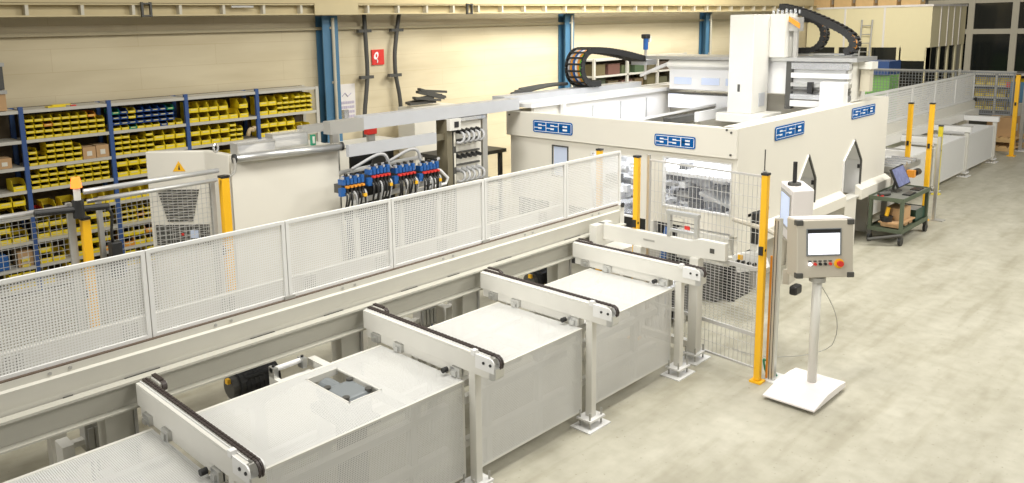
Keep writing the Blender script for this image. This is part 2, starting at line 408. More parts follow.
light_curtain(3.81,FY,2.16,'yellow light curtain post in front of the white cabinet', w=.085)
light_curtain(2.43,FY,1.98,'yellow light curtain post under the lit amber lamp', w=.075)
def wire_panel(t, p, q, z0, z1, pu, pv, wr=.0035, mt=None, name='mesh_panel', frame=.012):
    p, q = V3(p), V3(q); d = q-p; L = d.length; u = d/L; n = u.cross(V3((0,0,1)))
    M().grid(p+V3((0,0,z0)), u, V3((0,0,1)), n, L, z1-z0, pu, pv, wr, wr, wr).build(name, mt or GREY, t)
    f = M()
    for z in (z0, z1): f.obox((p+q)/2+V3((0,0,z)), u*(L/2), n*frame, V3((0,0,frame)))
    for e in (p, q): f.obox(e+V3((0,0,(z0+z1)/2)), u*frame, n*frame, V3((0,0,(z1-z0)/2)))
    f.build('panel_frame', mt or GREY, t)
GAL = mat('galvanised_wire',(.5,.5,.48),.4,.4)
t = thing('wire_fence', (2,FY,0), 'grey wire mesh fence in front of the yellow bin shelving', 'fence')
wire_panel(t, (-.2,FY+.05,0), (2.35,FY+.05,0), .15, 2.06, .05, .05, .004, GAL)
wire_panel(t, (2.58,FY+.05,0), (3.70,FY+.05,0), .15, 2.12, .05, .05, .004, GAL)
for x in (2.32, 2.58, 3.70): M().box(x-.022,x+.022,FY+.028,FY+.072,0,2.12).build('fence_post', GAL, t)
M().cyl((2.46,FY-.02,2.12),(3.72,FY-.02,2.13),.02).build('top_tube', GAL, t, smooth=True)
M().cyl((2.46,FY+.05,2.20),(3.78,FY+.05,2.21),.026).build('top_tube', GAL, t, smooth=True)
M().cyl((-.2,FY-.02,2.1),(2.3,FY-.02,2.1),.022).build('top_tube', GAL, t, smooth=True)
t = thing('signal_lamp', (2.42,FY-.02,2.0), 'lit amber signal lamp on a grey base above fence post', 'lamp')
M().cyl((2.36,FY-.08,2.0),(2.36,FY-.08,2.16),.05).build('lamp_socket', BLACK, t)
M().cyl((2.36,FY-.08,2.16),(2.36,FY-.08,2.27),.03).build('lamp_base', WHITE, t)
M().cyl((2.36,FY-.08,2.27),(2.36,FY-.08,2.36),.048,16,.036).build('lamp_lens', AMBER, t)
M().cyl((2.0,FY-.08,2.10),(2.62,FY-.08,2.06),.03).build('support_arm', BLACK, t)
t = thing('cable_box', (2.62,FY-.1,1.5), 'black fence lock hanging beside the amber lamp post', 'lock')
M().box(2.60,2.70,FY-.12,FY-.02,1.38,1.72).build('lock_body', BLACK, t, bevel=.01)
M().tube(bez((2.63,FY-.07,1.72),(2.60,FY-.1,1.95),(2.72,FY-.1,2.05),(2.5,FY-.08,2.06)),.013,6).build('cable', BLACK, t, smooth=True)

ZC = 2.15
P1,P2,P3,P4 = (3.985,9.734),(4.501,9.205),(4.536,8.664),(5.942,8.445)
P4 = (5.90,8.45)
t = thing('control_cabinet', (4.4,9.5,0), 'tall white control cabinet with warning triangle and cooling vents', 'cabinet')
P1b = (4.06,9.80); P2b=(4.60,9.25)
M().prism([(*P1,0),(*P2,0),(*P3,0),(4.62,8.68,0),(*P2b,0),(*P1b,0)],(0,0,ZC)).build('body', MACH, t, bevel=.012)
u = V3((P2[0]-P1[0],P2[1]-P1[1],0)); LU = u.length; u.normalize(); nrm = V3((u.y,-u.x,0))
if nrm.dot(V3((-4,-9,0))) < 0: nrm = -nrm
def cp(a, z, off=0): return V3((P1[0],P1[1],0))+u*a+V3((0,0,z))+nrm*off
tri = M().m(YEL).prism([cp(.33,1.90,.002),cp(.49,1.90,.002),cp(.41,2.03,.002)], nrm*.004); tri.m(BLACK).prism([cp(.40,1.92,.006),cp(.425,1.92,.006),cp(.415,1.99,.006)], nrm*.002)
tri.build('warning_triangle', None, t)
v1 = M()
for k in range(12):
    zz = 1.66-k*.035; hw = .26-.009*k
    v1.obox(cp(.38,zz,.008), u*hw, V3((0,0,.009)), nrm*.008)
v1.build('louvre', DARK, t)
M().obox(cp(.40,1.09,.004), u*.34, V3((0,0,.13)), nrm*.006).build('grille', DARK, t)
g = M()
for k in range(8): g.obox(cp(.10+k*.086,1.09,.012), u*.004, V3((0,0,.13)), nrm*.004)
for k in range(5): g.obox(cp(.40,.98+k*.055,.013), u*.34, V3((0,0,.004)), nrm*.004)
g.m(SCREEN).obox(cp(.50,1.09,.016), u*.05, V3((0,0,.05)), nrm*.004) if False else None
g.build('grille_bar', GREY, t)
M().obox(cp(.55,1.10,.02), u*.05, V3((0,0,.05)), nrm*.004).build('display', GLASSB, t)
M().obox(cp(.40,1.10,.02), u*.015, V3((0,0,.015)), nrm*.004).build('indicator', RED, t)
M().tube([V3((4.53,8.95,ZC+.04))+V3((.04*math.cos(a),.02*math.cos(a),.05*math.sin(a)+.02)) for a in [k*math.pi/5 for k in range(11)]], .014,6).build('lifting_eye', STEEL, t)

t = thing('machine_housing', (5.3,8.9,0), 'wide white machine housing with grey roller along its top edge', 'housing')
M().prism([(4.50,8.55,0),(5.90,8.34,0),(6.0,9.3,0),(5.37,9.45,0)],(0,0,2.13)).build('housing_body', MACH, t, bevel=.01)
M().cyl((4.50,8.46,2.13),(5.88,8.26,2.13),.05).build('roller_tube', ALU, t, smooth=True)
for (x,y) in ((4.49,8.463),(5.88,8.262)): M().cyl((x,y,2.13),(x+.03,y-.004,2.13),.056).build('end_bracket', BLACK, t)
M().tube(bez((4.5,8.46,2.13),(4.42,8.3,2.16),(4.25,7.9,2.0),(3.83,7.4,2.15)),.016,6).build('cable', GREY, t, smooth=True)
for i,(x0,x1,z1,yy) in enumerate(((4.62,5.12,2.28,8.62),(5.16,5.66,2.33,8.72))):
    c = M().m(PLEXI); c.box(x0,x1,yy-.05,yy+.12,2.135,z1)
    c.m(GREY).box(x0,x1,yy-.055,yy-.05,2.135,2.16).box(x0,x1,yy-.055,yy-.05,z1-.02,z1).box(x0-.01,x0,yy-.055,yy+.12,2.135,z1).box(x1,x1+.01,yy-.055,yy+.12,2.135,z1)
    tag(c.build_at('plastic_tray',None,(x0,yy,2.135)), ['clear plastic tray nearer on top of white housing','clear plastic tray further right on top of white housing'][i],'tray','clear trays on the housing')
tag(M().m(BING).box(5.68,5.74,8.60,8.64,2.135,2.27).m(WHITE).box(5.69,5.72,8.59,8.60,2.16,2.25).build_at('green_label_holder',None,(5.7,8.62,2.135)),'green and white card standing on the white housing corner','card')

# gantry rails leading to the machine
t = thing('gantry_rail', (7,8.2,2.3), 'long grey gantry rail beam from white housing to machine', 'rail beam')
M().box(5.66,6.18,8.15,8.30,2.31,2.47).build('beam_end', GREY, t)
BLUEISH = mat('pale_grey_paint',(.50,.51,.53),.35,.1)
M().box(6.18,9.16,8.15,8.35,2.32,2.49).build('beam', BLUEISH, t)
M().box(9.16,12.95,8.46,8.72,2.36,2.50).build('beam', BLUEISH, t)
M().box(8.4,8.5,8.2,8.3,0,2.31).build('support_leg', GREY, t)
t = thing('rear_gantry_rail', (7,9.0,2.3), 'thin grey rear gantry rail behind the front rail beam', 'rail beam')
M().box(5.8,16.4,9.0,9.12,2.24,2.34).build('beam', GREY, t)
for x in (6.35, 9.3, 12): M().box(x-.05,x+.05,9.02,9.1,0,2.24).build('support_leg', GREY, t)
M().box(6.45,6.53,8.94,9.0,2.24,2.50).build('bracket', STEEL, t)
t = thing('lower_rail', (6.6,8.2,2.05), 'short grey crossing rail above the blue valve blocks', 'rail beam')
M().box(5.92,7.42,8.14,8.2,2.0,2.15).build('beam', BLUEISH, t)
M().box(7.42,7.62,8.16,8.19,2.03,2.12).build('beam_end', SOCK, t)
M().box(7.60,7.70,8.12,8.34,0,2.3).build('support_leg', SOCK, t)
M().box(7.60,7.82,8.06,8.12,2.16,2.32).build('joint_block', WHITE, t)
M().box(7.69,7.77,8.05,8.06,2.20,2.28).build('joint_hole', BLACK, t)

# ------------------------------------------------------------------ valve rack
t = thing('valve_rack', (6.7,8.3,0), 'white tube rack carrying four blue valve blocks', 'rack')
r = M(); r.cyl((5.95,8.16,1.40),(7.40,8.16,1.48),.035).build('front_tube', WHITE2, t, smooth=True)
M().cyl((5.95,8.45,1.75),(7.4,8.45,1.78),.03).build('rear_tube', WHITE2, t, smooth=True)
for x in (6.05, 6.8, 7.5): M().box(x-.03,x+.03,8.20,8.26,0,1.5).build('rack_leg', WHITE, t)
M().box(5.95,7.55,8.28,8.30,.6,1.3).build('back_plate', mat('navy_plate',(.01,.015,.05),.5), t)
M().tube([(7.30,8.12,1.66),(7.44,8.10,1.62),(7.56,8.08,1.50),(7.50,8.06,1.43),(7.1,8.06,1.42),(6.85,8.06,1.40)],.022).build('return_pipe', WHITE2, t, smooth=True)
VLAB = ['blue valve block nearest the white housing','second blue valve block from the white housing','third blue valve block from the white housing','blue valve block nearest the grey connector board']
for k, x in enumerate((5.68, 6.10, 6.53, 6.96)):
    z = (1.62,1.69,1.65,1.62)[k]; y = 8.02
    v = thing('valve_block', (x+.15,y,z), VLAB[k], 'valve block', 'blue valve blocks on the rack')
    M().box(x,x+.34,y-.02,y+.14,z-.04,z+.07).build('manifold', DARK, v)
    for j in range(6):
        vb = M().box(x+.005+j*.057,x+.048+j*.057,y-.05,y+.06,z+.07,z+.135+.03*(j%2)).build('valve', BLUE, v)
        M().box(x+.012+j*.057,x+.040+j*.057,y-.03,y+.02,z+.14+.03*(j%2),z+.17+.03*(j%2)).build('plug', BLACK if j%2 else HOSE, vb)
    for j in range(5):
        M().m(RED if k else BINO).box(x+.03+j*.06,x+.065+j*.06,y-.10,y-.05,z+.035,z+.06).build('red_plug' if k else 'orange_plug', None, v)
        M().box(x+.035+j*.06,x+.060+j*.06,y-.085,y-.045,z-.03,z+.03).build('valve_head', BLACK, v)
    for j in range(8):
        xx = x+.02+j*.042
        M().tube(bez((xx,y-.07,z-.02),(xx+.01,y-.14,z-.06),(xx+random.uniform(-.05,.05),y-.11,z-.16),(xx+random.uniform(-.06,.06),y-.05,z-.36),8),.013,6).build('hose', HOSE if j%4 == 3 else BLACK, v, smooth=True)
    M().m(BLUE).box(x-.05,x+.02,y-.08,y-.02,z-.06,z+.04).build('regulator', None, v)
    M().box(x+.27,x+.31,y-.13,y-.08,z-.10,z-.06).build('fitting', YEL, v)
for k,(x,lab) in enumerate(((6.1,'grey hose arching over the two left valve blocks'),(6.65,'grey hose arching over the two right valve blocks'))):
    tag(M().tube(bez((x-.1,8.2,1.83),(x+.2,8.15,1.95),(x+.35,8.05,2.1),(x+.4,8.08,1.85),10)+bez((x+.4,8.08,1.85),(x+.45,8.1,1.72),(x+.6,8.05,1.74),(x+.75,8.08,1.80),8)[1:],.022,8).build_at('hose',HOSE,(x,8.1,1.8),smooth=True),lab,'hose','grey hoses on the valve rack')
tag(M().cyl((6.35,8.75,1.2),(6.35,8.95,1.2),.0).build_at('x',BLACK,(0,0,0)) if False else M().m(BLACK).box(6.35,7.1,8.7,8.74,.9,1.98).m(DARK).cyl((6.85,8.66,1.75),(6.85,8.70,1.75),.16).build_at('dark_screen',None,(6.6,8.72,.9)),'black backing panel standing behind the valve blocks','panel')
t = thing('stop_button_box', (6.9,9.5,1.9), 'red box behind the gantry rails left of second wall pipe', 'box')
M().box(7.27,7.45,9.5,9.6,2.02,2.22).build('box_body', RED, t, bevel=.01); M().box(7.30,7.42,9.52,9.58,0,2.02).build('post', GREY, t)
t = thing('wall_bench', (7.6,11.9,0), 'cream workbench cupboard against wall behind the valve rack', 'bench')
M().box(7.6,9.70,11.9,12.4,0,1.45).build('cupboard', MACH, t, bevel=.02); M().box(7.55,9.75,11.85,12.41,1.45,1.5).build('worktop', WHITE, t)

# connector board
t = thing('connector_board', (8.0,8.2,0), 'grey board with rows of black connectors and looping hoses', 'connector board')
M().box(7.78,8.36,8.20,8.24,.5,2.26).build('plate', MACH, t)
M().box(7.72,7.78,8.13,8.40,0,2.26).build('side_channel', DARK, t)
for z in (1.42,1.72,2.02): M().box(7.735,7.765,8.12,8.13,z-.1,z+.1).build('label_strip', PAPER, t)
for z in (2.06, 1.88, 1.70):
    M().box(7.82,8.30,8.17,8.20,z-.08,z-.055).build('rail', DARK, t)
for i in range(4):
    for j in range(5):
        x = 7.86+j*.10; z = (2.12,1.97,1.76,1.56)[i]
        cn_ = M().cyl((x,8.20,z),(x,8.11,z-.01),.032,10,.026).build('connector', BLACK if i < 3 else HOSE, t)
        if i in (0,3): M().tube(bez((x,8.11,z-.01),(x+.02,8.0,z-.02),(x-.02,8.02,z-.20),(x-.10,8.10,z-.14),8),.020,6).build('hose', HOSE, cn_, smooth=True)
M().box(7.78,8.4,8.14,8.3,2.262,2.31).build('top_bar', STEEL, t)
tag(M().m(YEL).box(8.45,8.52,8.4,8.47,2.28,2.45).m(DARK).box(8.1,8.42,8.42,8.55,2.3,2.44).build_at('sensor_unit',None,(8.3,8.45,2.3)),'dark sensor unit with yellow end above the connector board','sensor')
t = thing('work_table', (9.3,9.6,0), 'dark steel table left of the machine front', 'table')
M().box(8.7,10.0,9.2,10.0,1.46,1.52).build('table_top', DARK, t)
for (x,y) in ((8.8,9.26),(9.9,9.26),(8.8,9.9),(9.9,9.9)): M().box(x-.03,x+.03,y-.03,y+.03,0,1.46).build('table_leg', DARK, t)
TD = mat('teal_dark',(.03,.05,.055),.5)
for z in (.5,1.0): M().box(8.8,9.9,9.25,9.9,z-.03,z).build('lower_shelf', TD, t)
M().box(8.85,9.85,9.9,9.93,.1,1.46).build('back_panel', TD, t)
tag(M().m(DARK).cyl((9.3,9.4,1.522),(9.3,9.4,1.85),.07,16,.04).m(STANDW).cyl((9.0,9.42,1.522),(9.0,9.42,1.56),.18).cyl((9.0,9.42,1.56),(9.0,9.42,1.62),.1).build_at('tool_holder',None,(9.1,9.3,1.522)),'pale tool holder standing on the dark table','tool holder')

# clutter by the wall behind the rails
t = thing('cable_bundle', (10.6,12.0,1.5), 'heap of black cable ducts on the bench by the wall', 'cables')
for k in range(7):
    a = random.uniform(-.25,.3); x = 10.45+k*.05
    M().obox((x,11.9+random.uniform(-.1,.1),2.12+.035*k), V3((.34,0,a*.45)), V3((0,.05,0)), V3((0,0,.025))).build('cable_duct', DARK, t)
M().box(10.1,11.2,11.7,12.2,0,2.05).build('base_cabinet', MACH, t)

# ------------------------------------------------------------------ machine
XF, XB = 9.22, 14.5      # front and back of the enclosure
YR, YL = 4.65, 8.48      # right side and left side
t = thing('machining_centre', (11.8,6.5,0), 'large beige machining centre enclosure with open top and blue logos', 'machine')
MC = t
# front hood and front wall
h = M(); h.box(XF,XF+.05,YR,YL,1.9,2.28).box(XF+.05,XF+.30,YR+.05,YL,1.90,1.93).box(XF+.05,XF+.12,YR+.05,YL,2.24,2.28)
h.box(XF+.05,9.9,YL-.05,YL,1.9,2.28)
h.build('front_hood', MACH, t, bevel=.006)
bolts = M()
for (y,z) in ((4.72,2.23),(4.78,2.26),(4.72,1.95),(8.41,2.22)): bolts.cyl((XF,y,z),(XF-.012,y,z),.014)
bolts.build('bolt', DARK, t)
XW = 9.30
wins = [(7.33,7.60,1.35,1.79),(6.14,6.88,.93,1.76),(4.75,5.70,1.17,1.81)]
def wall_with_holes(m, x0, x1, ya, yb, za, zb, holes):
    hs = sorted(holes); y = ya
    for (h0,h1,z0,z1) in hs:
        m.box(x0,x1,y,h0,za,zb); m.box(x0,x1,h0,h1,za,z0); m.box(x0,x1,h0,h1,z1,zb); y = h1
    m.box(x0,x1,y,yb,za,zb)
fw = M(); wall_with_holes(fw, XW, XW+.05, YR+.051, YL-.02, .92, 1.9, wins); fw.build('front_wall', MACH, t)
for i,(a,b,z0,z1) in enumerate(wins):
    f = M(); e = .02
    f.box(XW-.012,XW,a-e,a,z0-e,z1+e).box(XW-.012,XW,b,b+e,z0-e,z1+e).box(XW-.012,XW,a,b,z0-e,z0).box(XW-.012,XW,a,b,z1,z1+e)
    wfr = f.build('window_frame', WHITE2 if i else DARK, t)
    if i == 0: M().box(XW+.02,XW+.025,a,b,z0,z1).build('window_pane', GLASSB, wfr)
    else:
        p = M().box(XW+.02,XW+.025,a,b,z0,z1).build('window_pane', PLEXI if False else mat('clear_pane_%d'%i,(.8,.85,1),.08,var=0,alpha=.05), wfr)
# base below the front wall
b = M(); b.box(XW+.10,XW+.15,YR+.06,YL-.1,.0,.92); b.build('base_shade_sheet', BLACK, t)  # black sheet stands in for the shade under the machine
M().box(XW-.08,XW+.08,4.85,5.2,0,.5).build('base_motor', DARK, t, bevel=.03)
M().box(XW-.05,XW+.08,5.6,6.1,.2,.75).build('terminal_box', GREY, t, bevel=.01)
b = M(); b.box(XW-.06,XW+.08,4.72,5.45,.50,.90); b.build('base_block', WHITE, t, bevel=.01)
for y in (5.9,6.7,7.6): M().box(XW-.02,XW+.1,y-.06,y+.06,0,.92).build('base_foot', WHITE, t)
M().tube(bez((XW-.12,5.55,.9),(XW-.2,5.55,.7),(XW-.2,5.6,.4),(XW-.1,5.62,.1)),.045).build('blue_hose', BLUE, t, smooth=True)
for k in range(5):
    y = 5.5+k*.3
    M().tube(bez((XW+.2,y,.9),(XW-.1,y+.1,.6),(XW,y-.1,.3),(XW+.1,y+.1,.03)),.02,6).build('cable', BLACK, t, smooth=True)
fit = M().m(WHITE2).obox((9.08,4.34,.70), V3((.09,0,0)), V3((0,.16,-.05)), V3((0,.04,.10))).m(YEL).box(8.98,8.99,4.40,4.46,.72,.78).m(BLACK)
for k in range(4): fit.cyl((8.99,4.24+k*.07,.70),(8.95,4.24+k*.07,.70),.02)
M().box(9.06,9.3,4.26,4.34,.84,.92).build('support_arm', WHITE, t)
M().box(9.2,9.32,4.3,4.76,.55,.65).build('support_arm', WHITE, t)
fit.build('coupling_unit', None, t)
M().obox((9.08,4.30,1.12), V3((.05,0,0)), V3((0,.045,0)), V3((0,0,.20))).build('valve_head', BLACK, t, bevel=.02)
# internals seen through the windows
rnd = random.Random(3)
for i in range(90):
    y = rnd.uniform(4.8,7.0); z = rnd.uniform(.95,1.85); x = rnd.uniform(9.75,10.5)
    sx, sy, sz = rnd.uniform(.03,.10), rnd.uniform(.02,.11), rnd.uniform(.015,.07)
    mm = rnd.choice([WHITE2,WHITE2,WHITE2,STEEL,ALU,GREY,DARK,DARK])
    if rnd.random() < .3: M().cyl((x,y-sy,z),(x,y+sy,z),sz*.8).build('spindle_part', mm, t, smooth=False)
    else: M().box(x-sx,x+sx,y-sy,y+sy,z-sz,z+sz).build('spindle_part', mm, t)
M().box(10.7,10.75,YR+.3,YL-.2,.4,1.95).build('inner_wall', WHITE2, t)
M().obox((9.9,5.0,1.22), V3((.3,0,0)), V3((0,.35,.10)), V3((0,0,.02))).build('inner_ramp', ALU, t)
M().box(9.6,10.7,YR+.25,YL-.2,.85,.88).build('inner_floor', STEEL, t)
# right side wall with two pointed door openings
D1 = [(10.95,.79),(10.95,1.22),(11.355,1.69),(11.63,1.31),(11.63,.79)]
D2 = [(12.68,.82),(12.68,1.42),(13.06,1.71),(13.39,1.35),(13.39,.79)]
def side_wall():
    me = []
    m = M()
    z0, z1 = .9, 2.28
    def vert(x): return x
    xs = [XF, 10.95, 11.355, 11.63, 12.68, 13.06, 13.39, XB]
    def top(x, D):
        for (a,za),(b,zb) in zip(D[1:4], D[2:4]):
            if a-1e-6 <= x <= b+1e-6: return za+(zb-za)*(x-a)/(b-a)
    segs = [(XF+.052,10.95,None),(10.95,11.355,D1),(11.355,11.63,D1),(11.63,12.68,None),(12.68,13.06,D2),(13.06,13.39,D2),(13.39,XB,None)]
    for a, b, D in segs:
        if D is None: lo = (z0, z0)
        else: lo = (top(a,D), top(b,D))
        m.prism([(a,YR,lo[0]),(b,YR,lo[1]),(b,YR,z1),(a,YR,z1)], (0,.05,0))
    m.box(XF+.05,XB,YR+.05,YR+.25,2.24,2.28)
    m.box(XB-.06,XB-.01,YR+.055,YL,.9,2.235)
    return m
side_wall().build('side_wall', MACH, t)
DPM = mat('door_inner_pale',(.62,.64,.68),.35)
for D in (D1, D2):
    jm = M()
    for (a,za),(b,zb) in zip(D, D[1:]):
        d = V3((b-a,0,zb-za)); n = V3((-d.z,0,d.x)).normalized()
        jm.obox(V3(((a+b)/2,YR+.17,(za+zb)/2)), d/2, V3((0,.19,0)), n*.008)
    fr = jm.build('door_jamb', WHITE2, t)
    sm = M()
    for (a,za),(b,zb) in list(zip(D, D[1:]))[2:]:
        d = V3((b-a,0,zb-za)); n = V3((-d.z,0,d.x)).normalized()
        sm.obox(V3(((a+b)/2,YR-.01,(za+zb)/2)), d/2, V3((0,.012,0)), n*.016)
    sm.build('door_seal', DARK, fr)
    dp = M().prism([(x,YR+.36,z) for x,z in D], (0,.03,0)).build('door_panel', DPM, t)
    for z in (.9,1.25): M().cyl((D[-1][0]-.02,YR+.02,z-.03),(D[-1][0]-.02,YR+.02,z+.03),.018).build('door_hinge', BLACK, dp)
# sloping ledge under the side wall
for (a,b) in ((9.9,12.62),(13.22,XB+.05)):
    lg = M(); lg.prism([(a,YR,.97),(a,YR-.10,.90),(a,YR-.10,.74),(a,YR,.74)], (b-a,0,0)); lg.build('ledge', MACH, t, bevel=.006)
lg = M(); lg.box(XF+.12,9.9,YR,YR+.05,.66,.9); lg.build('side_skirt', MACH, t)
M().box(XF+.16,9.9,YR+.08,YR+.12,0,.66).build('base_shade_sheet', BLACK, t)  # black sheet again for the shade below the side skirt
M().box(12.68,13.15,YR-.06,YR+.3,0,.80).build('pillar', MACH, t, bevel=.008)
M().box(12.6,13.4,YR-.07,YR+.1,.79,.815).build('sill', WHITE, t)
M().box(9.9,14.4,YR+.30,YR+.35,0,.8).build('base_side', PEND, t)
for x in (10.2,11.6,14.2): M().box(x-.08,x+.08,YR+.1,YR+.28,0,.75).build('base_foot', WHITE, t)
# logos
def logo(o, ud, L, H, nrm):
    o, ud, nrm = V3(o), V3(ud), V3(nrm); up = V3((0,0,1))
    def rr(x0,x1,y0,y1,r,off,dep,mm,name,par):
        pts = []
        for cx_,cy_,a0 in ((x1-r,y1-r,0),(x0+r,y1-r,90),(x0+r,y0+r,180),(x1-r,y0+r,270)):
            for k in range(5):
                a = math.radians(a0+k*22.5); pts.append(o+ud*(cx_+r*math.cos(a))+up*(cy_+r*math.sin(a))+nrm*off)
        return M().m(mm).prism(pts, nrm*dep).build(name, None, par)
    pl = rr(0,L,0,H,H*.18,.0,.006,LOGOB,'logo_plate',MC)
    rr(H*.10,L-H*.10,H*.10,H-H*.10,H*.12,.006,.0015,LOGOW,'logo_border',pl)
    m = M().m(LOGOB); x = H*.145; y0, y1 = H*.145, H*.855; lw = (L-H*.29-2*H*.07)/3; hh = y1-y0
    def bar(a,b,c,d): m.obox(o+ud*((a+b)/2)+up*((c+d)/2)+nrm*.0085, ud*((b-a)/2), up*((d-c)/2), nrm*.001)
    for k, ch in enumerate('SSB'):
        a, b = x, x+lw; q = lambda f: y0+hh*f
        if ch == 'S':
            bar(a,b,q(.78),q(1)); bar(a,a+lw*.34,q(.61),q(.78)); bar(a+lw*.66,b,q(.69),q(.78)); bar(a,b,q(.41),q(.61)); bar(b-lw*.34,b,q(.22),q(.41)); bar(a,a+lw*.34,q(.22),q(.32)); bar(a,b,q(0),q(.22))
        else:
            bar(a,b,q(.79),q(1)); bar(a,b,q(.42),q(.60)); bar(a,b,q(0),q(.21)); bar(a,a+lw*.32,q(.2),q(.80)); bar(b-lw*.30,b,q(.2),q(.43)); bar(b-lw*.30,b,q(.59),q(.80))
        x += lw+H*.07
    m.build('logo_lettering', None, pl)
logo((XF-.006,7.92,1.99),(0,-1,0),.75,.185,(-1,0,0))
logo((XF-.006,5.80,1.975),(0,-1,0),.60,.16,(-1,0,0))
logo((10.26,YR-.006,2.012),(1,0,0),.90,.185,(0,-1,0))
logo((12.89,YR-.006,2.043),(1,0,0),.97,.172,(0,-1,0))
# interior of the open top
M().box(9.4,16.6,8.06,8.12,.9,2.34).build('inner_left_wall', MACH, t)
sd = M()
for x in (10.1,10.9,11.7,12.5,13.3,14.2): sd.box(x-.012,x+.012,8.045,8.06,1.2,2.25)
sd.build('panel_seam', GREY, t)
M().box(9.27,16.6,8.0,8.46,2.34,2.40).build('rail_cap', WHITE2, t)
M().box(10.0,10.06,7.96,8.02,1.6,2.36).build('inner_post', WHITE2, t)
M().obox((12.0,7.3,1.93), V3((2.3,0,.03)), V3((0,.35,-.2)), V3((0,0,.02))).build('chip_slide', WHITE2, t)
M().box(11.2,14.4,6.75,6.9,1.98,2.08).build('guide_rail', DARK, t)
M().box(11.9,14.4,6.70,6.75,1.96,2.12).build('guide_cover', WHITE2, t)
M().box(9.7,14.4,4.9,6.5,1.5,1.55).build('work_deck', WHITE2, t)
for k,(x,y,zz) in enumerate(((10.6,5.6,1.85),(11.2,6.1,1.95),(11.6,5.2,1.9),(12.3,5.2,1.95))):
    M().box(x-.2,x+.2,y-.25,y+.25,1.55,zz).build('work_fixture', WHITE2 if k%2 else STEEL, t)
for (x,y) in ((10.6,6.35),(10.9,6.4)): M().m(STEEL).cyl((x,y,1.9),(x-.1,y,1.9),.06).cyl((x,y,1.55),(x,y,1.9),.04).build('nozzle', None, t)

# ------------------------------------------------------------------ travelling gantry on the machine
g = thing('gantry', (13.2,6.3,2.3), 'white travelling gantry crossbeam with tall ram above the machine', 'gantry')
cb = M(); cb.box(13.0,13.6,4.80,7.9,2.38,2.92); cb.build('crossbeam', WHITE2, g, bevel=.01)
M().box(12.91,13.75,4.62,8.35,2.921,2.98).build('top_plate', ALU, g)
M().prism([(13.0,6.55,2.92),(12.9,6.55,2.84),(12.9,6.55,2.80),(13.0,6.55,2.74)], (0,1.35,0)).build('eave_strip', WHITE, g)
for y in (7.62,7.08,6.62):
    M().box(12.985,13.0,y-.34 if False else y-.17,y+.17,2.48,2.60).build('inspection_window', GLASSB, g)
M().box(12.97,13.0,6.5,7.9,2.30,2.33).build('lower_rail', DARK, g)
M().box(12.98,13.5,6.5,7.9,2.05,2.30).build('lower_beam', WHITE2, g)
M().box(12.94,13.05,5.62,5.72,2.15,2.94).build('bellows_edge', DARK, g)
for (z0,z1,mm) in ((2.80,2.90,STEEL),(2.66,2.74,WHITE2),(2.52,2.58,ALU),(2.44,2.47,DARK),(2.32,2.40,STEEL),(2.20,2.30,WHITE2)):
    M().box(12.90,13.02,4.72,5.62,z0,z1).build('guide_rail', mm, g)
M().box(12.70,12.9,4.72,5.08,2.22,2.62).build('drive_cover', WHITE2, g, bevel=.015)
M().box(12.84,12.9,5.25,5.33,2.42,2.6).build('reader_head', BLACK, g)
M().box(13.0,13.6,4.72,4.79,2.30,2.92).build('end_cheek', WHITE, g)
M().box(13.25,13.5,4.52,4.72,2.80,2.91).build('end_bracket', WHITE, g)
M().box(13.3,13.45,4.56,4.70,2.45,2.80).build('end_motor', FRAMEW, g)
ram = M(); ram.box(12.30,12.86,5.98,6.39,2.10,3.68); ram.build('ram', WHITE, g, bevel=.01)
M().box(12.294,12.30,6.18,6.22,2.45,2.57).build('ram_handle', DARK, g)
M().box(12.55,12.75,5.972,5.98,2.2,2.42).build('ram_plate', BLUEISH, g)
M().box(12.2,12.89,5.74,6.54,1.96,2.10).build('ram_flange', WHITE, g, bevel=.01)
M().box(12.865,13.3,5.73,6.25,2.985,3.68).build('ram_carrier', WHITE, g)
M().box(13.0,13.2,5.58,5.75,3.40,3.62).build('cable_guide', GREY, g)
M().obox((12.98,5.64,3.54), V3((.01,0,0)), V3((0,.09,.06)), V3((0,0,.04))).build('cable_clip', BINO, g)
tb = M()
for k in range(7): tb.cyl((13.0+.05*k,6.0-.05*k,3.68),(13.0+.05*k,6.0-.05*k,3.74+.02*(k%2)),.022)
tb.build('hose_fitting', STEEL, g)
M().box(13.02,13.08,5.60,5.66,2.98,3.4).build('strut', GREY, g)
def drag_chain(path, wv, width, name, root, link=.09, hh=.045, hoses=()):
    """path centre line; wv is the width direction; one mesh of links plus the hoses inside"""
    pts = [V3(p) for p in path]; out = [pts[0]]; acc = 0
    for a, b in zip(pts, pts[1:]):
        L = (b-a).length; d = 0
        while acc+L-d >= link:
            d += link-acc; acc = 0; out.append(a.lerp(b, d/L))
        acc += L-d
    m = M(); wv = V3(wv)
    for a, b in zip(out, out[1:]):
        tg = (b-a).normalized(); n = wv.cross(tg); c = (a+b)/2
        for sgn in (-1,1): m.obox(c+wv*sgn*width/2, tg*(link*.5), wv*.012, n*hh)
        for sg in (-1,1): m.obox(c+n*sg*hh, tg*(link*.16), wv*(width/2), n*.008)
    m.build(name, BLACK, root)
    for k, mm in enumerate(hoses):
        off = wv*(-.5+(k+.5)/len(hoses))*width*.9
        M().tube([p+off for p in out], .022, 6).build('hose', mm, root, smooth=True)
loop = [(11.38+(-.29)*math.sin(a), 8.59, 2.82-.29*math.cos(a)) for a in [k*math.pi/14 for k in range(15)]]
pathA = [(11.62,8.59,2.555),(11.38,8.59,2.555)]+[(x,y,z+.025) for x,y,z in loop[1:]]+bez((11.38,8.59,3.135),(11.9,8.59,3.13),(12.5,8.59,3.03),(13.1,8.59,2.90))[1:]
